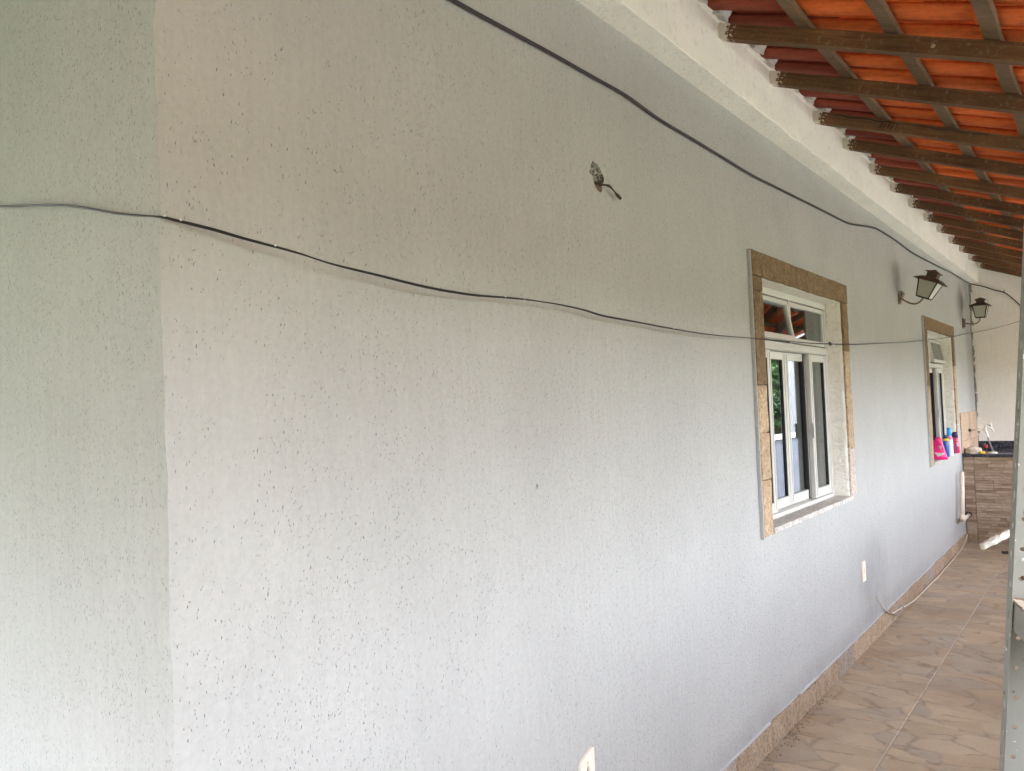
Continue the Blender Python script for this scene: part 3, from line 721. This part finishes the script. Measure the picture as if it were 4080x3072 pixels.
up = [(.012, -.4, 2.53), (.012, .5, 2.55), (.012, 1.345, 2.566), (.012, 1.596, 2.573), (.012, 1.830, 2.581), (.012, 2.048, 2.585), (.012, 2.269, 2.589), (.012, 2.504, 2.575), (.012, 2.776, 2.575), (.012, 3.067, 2.573), (.012, 3.407, 2.571), (.012, 3.738, 2.583), (.012, 4.124, 2.596), (.012, 4.578, 2.612), (.012, 4.975, 2.625), (.012, 5.183, 2.647), (.012, 5.375, 2.673), (.012, 5.579, 2.699), (.012, 5.794, 2.717), (.012, 6.345, 2.725), (.012, 6.989, 2.716), (.012, 7.890, 2.745), (.014, 9.025, 2.785), (.016, 9.9, 2.798), (.055, 10.125, 2.79), (.150, 10.135, 2.755), (.244, 10.135, 2.706), (.338, 10.135, 2.666), (.405, 10.135, 2.601), (.477, 10.135, 2.509), (.56, 10.135, 2.40)]
t = thing('high_cable', 'dark double cable running along the top of the wall under the white beam', 'cable')
sp = spline(up, 7)
for s in (-1, 1):
    bm = new(); tube(bm, [q + Vector((0, 0, s * .0029)) for q in sp], .0031, 7); obj('strand', bm, 'cable_dark', t)
t = tag(obj('nail', (lambda b_: (tube(b_, [(.338, YE + .001, 2.67), (.342, YE - .03, 2.678), (.343, YE - .035, 2.692)], .004, 6), b_)[1])(new()), 'iron_black'), 'small bent nail in the end wall holding up the cable', 'nail')
t = thing('loose_wire', 'short brown wire with a taped end poking out of the hole in the wall', 'wire')
bm = new(); tube(bm, spline([(-.02, 2.088, 2.252), (.006, 2.100, 2.256), (.018, 2.118, 2.250), (.02, 2.140, 2.240), (.022, 2.152, 2.232)], 6), .0026, 7); obj('core', bm, 'wire_brown', t)
bm = new(); tube(bm, spline([(.004, 2.104, 2.258), (.012, 2.122, 2.259), (.016, 2.132, 2.252), (.016, 2.130, 2.246)], 5), .0014, 6); obj('core', bm, 'wire_brown', t)
bm = new(); tube(bm, [(.020, 2.148, 2.236), (.023, 2.158, 2.229), (.024, 2.172, 2.222)], [.003, .0055, .005], 8); tube(bm, [(.020, 2.146, 2.234), (.022, 2.154, 2.224)], .0018, 6); obj('tape', bm, 'wire_brown', t)
bm = new(); tube(bm, [(.024, 2.173, 2.221), (.025, 2.178, 2.218)], [.004, .003], 7); obj('tip', bm, 'paint_dribble', t)
t = thing('floor_wire', 'thin off-white wire lying along the skirting towards the tank', 'wire')
wp = [(.012, 5.22, .30), (.016, 5.30, .235), (.018, 5.42, .172), (.020, 5.55, .125), (.022, 5.72, .11), (.024, 5.95, .088), (.024, 6.26, .064), (.026, 6.812, .060), (.032, 7.175, .060), (.026, 7.686, .060), (.020, 8.394, .066), (.016, 8.76, .10), (.016, 8.93, .14)]
bm = new(); tube(bm, spline(wp, 6), .0042, 6); obj('strand', bm, 'wire_white', t)
bm = new(); tube(bm, spline([(.016, 5.42, .18), (.022, 5.50, .14), (.03, 5.62, .105), (.045, 5.74, .098), (.04, 5.78, .12), (.028, 5.66, .148), (.02, 5.48, .155)], 6), .0036, 6); obj('loop', bm, 'hose_grey', t)

# ------------------------------------------------------------------ outlets
def outlet(label, y, z, torn):
    t = thing('wall_outlet', label, 'wall outlet', (0, y, z), (0, 0, 0), 'cream outlets low on the wall')
    o = [(-.036, -.062), (.036, -.062), (.036, .060 if torn else .056), (.018, .060 if torn else .058), (-.006, .050 if torn else .058), (-.030, .040 if torn else .057), (-.037, .028 if torn else .054)]
    bm = plate(o, [circle(.0, .0, .0065, 12, .019), circle(-.002, .028, .0024, 8, .0042), circle(-.002, -.032, .0024, 8, .0042)], lambda y_, z_: (.0095, y_, z_), Vector((-.009, 0, 0)))
    bmesh.ops.bevel(bm, geom=[e for e in bm.edges if len(e.link_faces) == 2 and e.calc_face_angle(0) > 1 and e.verts[0].co.x > .009 and e.verts[1].co.x > .009], offset=.0015, segments=2, affect='EDGES')
    obj('plate', bm, 'plate_cream', t)
    boxo('slot', (.0006, .0035, -.012, .012, -.04, .04), 'slot_dark', t)
    return t
outlet('cream outlet plate with a ragged painted top at the bottom edge of the photo', 1.871, .512, True)
outlet('small cream outlet plate low on the wall past the first window', 4.960, .510, False)
# a painted-over knob of render on the wall
# ------------------------------------------------------------------ laundry tank
t = thing('laundry_tank', 'laundry tank with black granite top and brown stone strip front', 'laundry tank', (0, 0, 0))
CF = 8.962; CR = 1.25
boxo('core', (.004, CR, CF + .012, YE - .003, FL + .001, .915), 'cement_dark', t)
random.seed(11); z = FL + .012; bmS = new(); row = 0
rows = []
while z < .912:
    h = min(random.choice((.019, .024, .029, .034)), .917 - z)
    if h < .01: break
    for (xa, xb) in ((.010, .098), (.102, CR)):
        x = xa
        while x < xb - .01:
            ln = min(random.uniform(.05, .17), xb - x)
            if xb - (x + ln) < .025: ln = xb - x
            d = random.uniform(0, .008)
            args = (x + .0008, x + ln - .0008, CF + .002 - d + .006, CF + .0125, z + .0008, z + h - .0008)
            if x < .50:
                bm = new(); box(bm, *args, bev=.0015); obj('stone_strip', bm, 'cladding_stone', t)
            else: box(bmS, *args)
            x += ln
    z += h
stuff(obj('stone_strips', bmS, 'cladding_stone', t))
bm = new()
box(bm, .003, CR + .01, CF - .014, CF + .07, .919, .946, .004); box(bm, .003, .06, CF + .0705, 9.93, .919, .945, .002); box(bm, CR - .1, CR + .01, CF + .0705, 9.93, .919, .945, .002)
box(bm, .003, CR + .01, 9.9305, YE - .001, .919, .946, .003); box(bm, .004, CR, YE - .03, YE - .0015, .9465, 1.015, .002)
obj('granite_top', bm, 'granite_black', t)
bm = new(); box(bm, .061, CR - .101, CF + .071, 9.929, .80, .81); obj('basin', bm, 'granite_black', t)
boxo('washboard', (.11, .60, 9.36, 9.92, .90, .925), 'granite_black', t, .004)
# faucet, hose and things on the tank
t = thing('faucet', 'white plastic tap on a long pipe from the tiled wall', 'faucet', (0, 9.45, 1.166))
bm = new(); tube(bm, [(.0095, 0, 0), (.03, 0, 0)], .016, 10); obj('wall_stub', bm, 'wire_brown', t)
bm = new(); tube(bm, [(.03, 0, 0), (.15, 0, 0)], .011, 10); obj('pipe', bm, 'pvc_cream', t)
bm = new(); tube(bm, [(.145, 0, -.003), (.16, 0, .012), (.174, 0, .05)], [.016, .018, .014], 10); tube(bm, spline([(.165, 0, .03), (.20, 0, .028), (.222, 0, .008), (.232, 0, -.014)], 4), [.012] * 8 + [.010] * 4 + [.013], 9); obj('body', bm, 'pvc_white', t)
bm = new(); tube(bm, [(.150, -.01, .078), (.20, .01, .052)], .0075, 8); tube(bm, [(.205, -.012, .075), (.212, .004, .040)], .014, 8); lathe(bm, [(.002, -.009), (.010, 0), (.002, .009)], 8, c=(.148, -.01, .08)); obj('handle', bm, 'pvc_white', t)
bm = new(); tube(bm, spline([(.156, 0, .004), (.168, -.004, -.02), (.178, -.006, -.05), (.180, -.006, -.075)], 4), [.013] * 6 + [.010] * 7, 9); obj('nozzle', bm, 'pvc_white', t)
t = tag(obj('hose', (lambda b_: (tube(b_, spline([(.179, 9.444, 1.105), (.186, 9.44, 1.06), (.205, 9.42, 1.00), (.228, 9.36, .95), (.25, 9.20, .955), (.28, 9.10, .951)], 6), .0085, 8), b_)[1])(new()), 'hose_grey', smooth=True), 'short grey hose hanging from the white tap into the tank', 'hose')
# crumpled towel
bm = new(); bmesh.ops.create_icosphere(bm, subdivisions=4, radius=1)
for vt in bm.verts:
    d = vt.co.copy(); a = 1 + .30 * noise.noise(d * 2.1 + Vector((3, 0, 0))) + .14 * (1 - abs(noise.noise(d * 4.3))) + .05 * noise.noise(d * 9)
    vt.co = Vector((d.x * .078 * a, d.y * .075 * a, max(-.002, d.z * .056 * a + .012 - .02 * max(0, d.x))))
tag(obj('towel', bm, 'towel', None, (.094, 9.055, .9465), smooth=True), 'crumpled beige cloth heaped on the left end of the black tank top', 'cloth')
bm = new(); box(bm, -.022, .022, -.03, .03, 0, .026, .006); tag(obj('sponge', bm, 'sponge_yellow', None, (.176, 9.0, .9465), (0, 0, .3)), 'yellow sponge on the edge of the black tank', 'sponge')
bm = new(); lathe(bm, [(.016, 0), (.02, .004), (.02, .03), (.012, .036)], 12); tag(obj('red_cap', bm, 'plastic_red', None, (.098, 9.96, .9465)), 'small red plastic lid at the back of the tank behind the cloth', 'lid')
bm = new(); lathe(bm, [(.03, 0), (.038, .006), (.034, .018), (.014, .024)], 16, 1.1, .8); tag(obj('soap_bar', bm, 'soap', None, (.265, 9.0, .9465), smooth=True), 'pale bar of soap beside the end of the grey hose', 'soap')

# ------------------------------------------------------------------ bottles on the far sill
SZ = .9845
def bottle(label, loc, parts, rot=0):
    t = thing('bottle', label, 'bottle', loc, (0, 0, rot), 'cleaning products on the far window sill')
    for (nm, prof, sx, sy, mat, sq) in parts:
        bm = new(); lathe(bm, prof, 24, sx, sy, sq=sq); obj(nm, bm, mat, t, smooth=False)
    return t
# pink refill pouch: wide foot, pinched shoulders
t = thing('refill_pouch', 'bright pink squashed detergent pouch at the near end of the far sill', 'pouch', (.010, 7.66, SZ), (0, 0, math.radians(8)), 'cleaning products on the far window sill')
bm = new(); rings = []
for (z, hx, hy, ox) in ((0, .056, .030, .004), (.004, .060, .034, .004), (.03, .058, .033, .002), (.07, .050, .028, -.004), (.11, .045, .022, -.008), (.15, .038, .016, -.010), (.178, .026, .012, -.006), (.196, .016, .010, -.004)):
    ring = []
    for k in range(28):
        a = 2 * math.pi * k / 28; ca, sa = math.cos(a), math.sin(a)
        p = Vector((ox + hx * math.copysign(abs(ca) ** .75, ca), hy * math.copysign(abs(sa) ** .75, sa), z)); p += p.normalized() * noise.noise(p * 45) * .006; ring.append(bm.verts.new(p))
    if rings: [bm.faces.new((rings[-1][k], rings[-1][(k + 1) % 28], ring[(k + 1) % 28], ring[k])) for k in range(28)]
    else: bm.faces.new(ring[::-1])
    rings.append(ring)
bm.faces.new(rings[-1]); obj('body', bm, 'pink', t, smooth=True)
bm = new(); f = [bm.verts.new(p) for p in ((-.040, -.0385, .064), (.044, -.0375, .058), (.030, -.041, .042), (-.014, -.0415, .028))]; bm.faces.new(f); bmesh.ops.solidify(bm, geom=bm.faces[:], thickness=.001); obj('label', bm, 'label_white', t)
bm = new(); lathe(bm, [(.004, -.003), (.017, 0), (.004, .0035)], 14); bmesh.ops.transform(bm, matrix=Matrix.Translation((.004, -.028, .108)) @ Matrix.Rotation(math.radians(84), 4, 'X'), verts=bm.verts[:]); obj('emblem', bm, 'label_pink', t)
bm = new(); tube(bm, [(-.045, -.005, .082), (-.058, -.006, .098), (-.050, -.004, .122)], [.008, .011, .008], 8); obj('corner_print', bm, 'purple_dark', t)
bm = new(); tube(bm, spline([(-.02, -.022, .176), (.0, -.028, .15), (.022, -.026, .12), (.034, -.022, .075)], 4), .0045, 6); obj('fold', bm, 'pink', t)
bottle('blue bottle with black cap and yellow neck band, middle of the far sill', (.012, 8.0, SZ), [
    ('body', [(.020, 0), (.024, .004), (.026, .05), (.025, .10), (.024, .138), (.022, .146)], 1, 1, 'blue_liquid', 1), ('neck_band', [(.0235, .1465), (.0235, .167)], 1, 1, 'label_yellow', 1),
    ('cap', [(.022, .1675), (.025, .170), (.024, .19), (.019, .199), (.006, .201)], 1, 1, 'label_navy', 1)])
bottle('tall white and pink bottle with light blue cap behind the blue bottle', (.0225, 8.13, SZ), [
    ('body', [(.024, 0), (.028, .004), (.028, .11), (.026, .15), (.018, .188)], 1, .8, 'label_white', 1), ('label', [(.0262, .151), (.0245, .166), (.0186, .1885)], 1, .82, 'label_pink', 1), ('cap', [(.019, .189), (.0205, .192), (.018, .225), (.0165, .258), (.012, .2625)], 1, 1, 'blue_cap', 1)])
t = bottle('clear magenta bottle with dark purple cap at the far end of the sill', (.014, 8.50, SZ), [
    ('body', [(.032, 0), (.039, .005), (.040, .04), (.034, .10), (.026, .142), (.022, .150)], 1, .6, 'magenta_clear', .8), ('cap', [(.025, .1505), (.028, .153), (.025, .19), (.021, .205)], 1, .7, 'purple_dark', .8)])
for (x, z, w, h, m) in ((-.012, .046, .012, .012, 'label_navy'), (.018, .095, .009, .007, 'label_white'), (.021, .076, .010, .008, 'label_white'), (.022, .052, .009, .005, 'label_navy'), (.014, .125, .006, .009, 'label_yellow')):
    bm = new(); lathe(bm, [(.001, -.0012), (1, 0), (.001, .0012)], 12, w, h); bmesh.ops.transform(bm, matrix=Matrix.Translation((x, -.0255 + max(0, z - .05) * .07 + abs(x) * .05, z)) @ Matrix.Rotation(math.radians(88), 4, 'X'), verts=bm.verts[:]); obj('label', bm, m, t)
bm = new(); box(bm, -.014, .014, -.02, .02, 0, .012, .002); tag(obj('small_box', bm, 'label_white', None, (.022, 8.22, SZ), (0, 0, .2)), 'tiny white packet lying on the far sill between two bottles', 'packet')

# ------------------------------------------------------------------ pipes
t = thing('drain_pipe', 'cream plastic L-shaped pipe beside the tank front', 'pipe')
bm = new(); tube(bm, [(.05, 8.54, .80), (.05, 8.50, .60), (.05, 8.42, .395)], .020, 14); obj('riser', bm, 'pvc_cream', t)
bm = new(); tube(bm, spline([(.05, 8.42, .40), (.05, 8.415, .375), (.05, 8.44, .355), (.048, 8.48, .35)], 4), .023, 14); obj('elbow', bm, 'pvc_cream', t)
bm = new(); tube(bm, [(.048, 8.47, .35), (.030, 8.958, .335)], .0195, 14); obj('outlet_arm', bm, 'pvc_cream', t)
bm = new(); tube(bm, [(.030, 8.954, .335), (.030, 8.9575, .335)], .030, 14); obj('flange', bm, 'black_void', t)

# ------------------------------------------------------------------ steel shelf by the camera
YAW = math.radians(-72.5)                    # local x runs towards the camera (the deep side), local y across
t = thing('steel_shelf', 'grey painted slotted angle steel shelf at the right edge of the photo', 'shelf', (.9845, 1.522, FL), (0, 0, 0))
LEAN = Matrix.Rotation(math.radians(5.0), 4, 'Y') @ Matrix.Rotation(math.radians(-1.0), 4, 'X') @ Matrix.Rotation(YAW, 4, 'Z')
A, B = .034, .036; H = 2.05; TK = .0016
def post(ax, ay, sx, sy):
    """slotted angle: two thin flanges with holes every 50 mm"""
    bm = new()
    for fl in (0, 1):
        wd = A if fl == 0 else B; hs = []
        k = 0
        z = .03
        while z < H - .03:
            if fl == 0: hs.append(circle(.017, z, .0028, 8, .0075))
            else: hs.append(circle(.019, z + .008, .0036, 10))
            z += .05
        st = 0 if fl == 0 else TK
        f = (lambda u, z_: (u, 0, z_)) if fl == 0 else (lambda u, z_: (0, u, z_))
        p = plate([(st, 0), (wd, 0), (wd, H), (st, H)], hs, f, Vector((0, TK, 0)) if fl == 0 else Vector((TK, 0, 0)))
        m2 = bpy.data.meshes.new('t'); p.to_mesh(m2); p.free(); bm.from_mesh(m2); bpy.data.meshes.remove(m2)
    bmesh.ops.transform(bm, matrix=LEAN @ Matrix.Translation((ax, ay, 0)) @ Matrix.Diagonal((sx, sy, 1, 1)), verts=bm.verts[:])
    return obj('post', bm, 'painted_steel', t)
DX, DY = .32, .90
post(0, 0, 1, 1); post(DX, 0, -1, 1); post(0, DY, 1, -1); post(DX, DY, -1, -1)
for z in (.14, .62, 1.168 - .012, 1.72):
    bm = new(); box(bm, .006, DX - .004, .005, DY - .004, z - .002, z, 0)
    bmesh.ops.transform(bm, matrix=LEAN, verts=bm.verts[:]); tr = obj('tray', bm, 'flaking_paint', t)
    bm = new()                                  # turned-down lips with clipped corners
    lip = [(.014, 0), (.008, -.006), (.008, -.030), (.022, -.045), (DX - .03, -.045), (DX - .012, -.03), (DX - .012, 0)]
    for yy in (.0035, DY - .005):
        p = plate([(a, z - .0025 + c) for a, c in lip], [], lambda u, z_: (u, yy, z_), Vector((0, .0015, 0)))
        m2 = bpy.data.meshes.new('t'); p.to_mesh(m2); p.free(); bm.from_mesh(m2); bpy.data.meshes.remove(m2)
    for xx in (.0045, DX - .006):
        p = plate([(.02, z - .0025), (.02, z - .045), (DY - .02, z - .045), (DY - .02, z - .0025)], [], lambda u, z_: (xx, u, z_), Vector((.0015, 0, 0)))
        m2 = bpy.data.meshes.new('t'); p.to_mesh(m2); p.free(); bm.from_mesh(m2); bpy.data.meshes.remove(m2)
    bmesh.ops.transform(bm, matrix=LEAN, verts=bm.verts[:]); obj('tray_lip', bm, 'painted_steel', t)
for z in (.645, 1.19, 1.30):                    # bolt heads
    bm = new(); lathe(bm, [(.0035, 0), (.0035, .002), (.002, .003)], 8); bmesh.ops.transform(bm, matrix=LEAN @ Matrix.Translation((TK, .022, z)) @ Matrix.Rotation(math.pi / 2, 4, 'Y'), verts=bm.verts[:]); obj('bolt', bm, 'iron_rust', t)
# paint-caked stub sticking out of the post
bm = new(); a, c = Vector((1.078, 1.722, 1.287)), Vector((1.034, 1.688, 1.262)); N = 15
tube(bm, [a.lerp(c, i / N) for i in range(N + 1)], [.0068 + .0014 * noise.noise(Vector((i * .9, 0, 3))) for i in range(N + 1)], 12)
bmesh.ops.subdivide_edges(bm, edges=bm.edges[:], cuts=1, use_grid_fill=True)
for vt in bm.verts: vt.co += Vector((noise.noise(vt.co * 130), noise.noise(vt.co * 130 + Vector((5, 0, 0))), noise.noise(vt.co * 130 + Vector((0, 5, 0))))) * .0022
obj('painted_stub', bm, 'mortar_white', t, tuple(-q for q in t.location))
tag(obj('cardboard_box', (lambda b_: (box(b_, -.11, .11, -.15, .15, 0, .22, .003), b_)[1])(new()), ['cardboard'], None, (1.33, 1.52, FL + .645), (0, 0, .4)), 'brown cardboard box on the shelf at the bottom right corner', 'box')

# ------------------------------------------------------------------ dirt on the floor
random.seed(5); bm = new()
for i in range(300):
    yy = 2.6 + 1.5 * random.random() ** 1.2; xx = .014 + abs(random.gauss(0, .03)) * (1.0 if yy > 2.9 else .6); s = random.uniform(.0008, .0030)
    vs = box(bm, xx - s, xx + s, yy - s * 1.4, yy + s, FL + .0006, FL + .0006 + s * 1.2)
    for q in vs: q.co += Vector((random.uniform(-s, s) * .5, random.uniform(-s, s) * .5, random.uniform(0, s) * .3))
stuff(tag(obj('debris', bm, 'grit'), 'brown grit and plaster crumbs along the skirting on the floor', 'debris'))
bm = new()
for i in range(9): tube(bm, spline([(random.uniform(-.024, .024), random.uniform(-.03, .03), .004 + random.random() * .02) for _ in range(4)], 4), .006, 5)
tag(obj('dark_scrap', bm, 'twig_dark', None, (.378, 8.42, FL + .004)), 'small dark crumpled scrap on the floor near the tank', 'scrap')

# ------------------------------------------------------------------ yard seen in the window panes
t = thing('parapet', 'low grey veranda parapet with white coping, seen only mirrored in the window panes', 'wall')
boxo('masonry', (2.20, 2.34, -.9, 13.2, -.095, 1.02), 'paint_slate', t); boxo('masonry', (1.2, 2.195, 13.0, 13.2, -.095, .86), 'paint_slate', t); boxo('coping', (1.2, 2.165, 12.97, 13.23, .861, .91), 'label_white', t); boxo('coping', (2.17, 2.37, -.92, 13.21, 1.021, 1.07), 'label_white', t, .005)
t = thing('neighbour_wall', 'tall white rendered wall beyond the parapet, mirrored in the third pane', 'wall')
boxo('masonry', (1.2, 3.25, 14.0, 14.2, -.1, 3.2), 'end_stucco', t)
def tree(label, x, y, h, r, seed):
    rd = random.Random(seed)
    t = thing('yard_tree', label, 'tree', (x, y, -.1), (0, 0, 0), 'trees in the yard')
    bm = new(); tube(bm, spline([(0, 0, -.05), (.05, .03, h * .25), (-.04, .06, h * .5), (.05, 0, h * .8)], 5), [.16 - .008 * i for i in range(16)], 8)
    for i in range(7):
        a = rd.uniform(0, 6.28); z = h * rd.uniform(.35, .7)
        tube(bm, spline([(0, 0, z), (math.cos(a) * r * .4, math.sin(a) * r * .4, z + .5), (math.cos(a) * r * .8, math.sin(a) * r * .8, z + .9)], 3), [.06, .055, .05, .04, .03, .02, .012], 6)
    obj('trunk', bm, 'bark', t)
    bm = new()
    cl = [(Vector((rd.gauss(0, r * .5), rd.gauss(0, r * .5), h * .68 + rd.gauss(0, r * .4))), rd.uniform(.3, .55) * r) for _ in range(26)]
    for c, cr in cl:
        for _ in range(150):
            d = Vector((rd.gauss(0, 1), rd.gauss(0, 1), rd.gauss(0, 1))).normalized() * cr * rd.random() ** .4
            p = c + d; u = Vector((rd.gauss(0, 1), rd.gauss(0, 1), rd.gauss(0, .6))).normalized(); w = u.cross(Vector((rd.gauss(0, 1), rd.gauss(0, 1), rd.gauss(0, 1)))).normalized(); s = rd.uniform(.05, .1)
            bm.faces.new([bm.verts.new(p + q) for q in (-u * s, w * s * .45, u * s, -w * s * .45)])
    obj('crown', bm, 'leaf', t)
tree('broad leafy tree beyond the parapet past the far end of the passage', 4.9, 15.2, 3.6, 1.5, 1)
t = thing('tall_hedge', 'tall dense dark hedge at the end of the yard, mirrored in the window', 'hedge', (5.3, 17.2, -.1))
rd = random.Random(4); bm = new()
for _ in range(7000):
    p = Vector((rd.uniform(-2.6, 2.6), rd.uniform(-.4, .4), rd.uniform(.0, 4.3))); u = Vector((rd.gauss(0, 1), rd.gauss(0, 1), rd.gauss(0, .6))).normalized(); w = u.cross(Vector((rd.gauss(0, 1), rd.gauss(0, 1), rd.gauss(0, 1)))).normalized(); q_ = rd.uniform(.09, .17)
    bm.faces.new([bm.verts.new(p + q) for q in (-u * q_, w * q_ * .5, u * q_, -w * q_ * .5)])
obj('foliage', bm, 'leaf', t)
bm = new(); box(bm, -2.5, 2.5, -.15, .15, 0, 4.0); obj('twigs', bm, 'bark', t)
tree('tall leafy tree far out in the yard beyond the parapet', 13, 21, 5.2, 1.9, 2)
# added hedge, out of view, dims the light on the house end
t = thing('hedge', 'added clipped green hedge, out of view, dimming the light on the end of the house', 'hedge', (0, -4.3, -.1))
rd = random.Random(9); bm = new()
for _ in range(9000):
    hx = rd.uniform(-9, 6); p = Vector((hx, rd.uniform(-.5, .5) + .5 * noise.noise(Vector((hx * .6, 7, 0))), rd.random() * (1.08 + .35 * noise.noise(Vector((hx * .55, 0, 0))) + .25 * noise.noise(Vector((hx * 1.9, 3, 0))))))
    u = Vector((rd.gauss(0, 1), rd.gauss(0, 1), rd.gauss(0, .6))).normalized(); w = u.cross(Vector((rd.gauss(0, 1), rd.gauss(0, 1), rd.gauss(0, 1)))).normalized(); q_ = rd.uniform(.07, .13)
    bm.faces.new([bm.verts.new(p + q) for q in (-u * q_, w * q_ * .5, u * q_, -w * q_ * .5)])
obj('foliage', bm, 'leaf_dry', t)
bm = new(); box(bm, -9, 6, -.22, .22, 0, .6); obj('twigs', bm, 'bark', t)
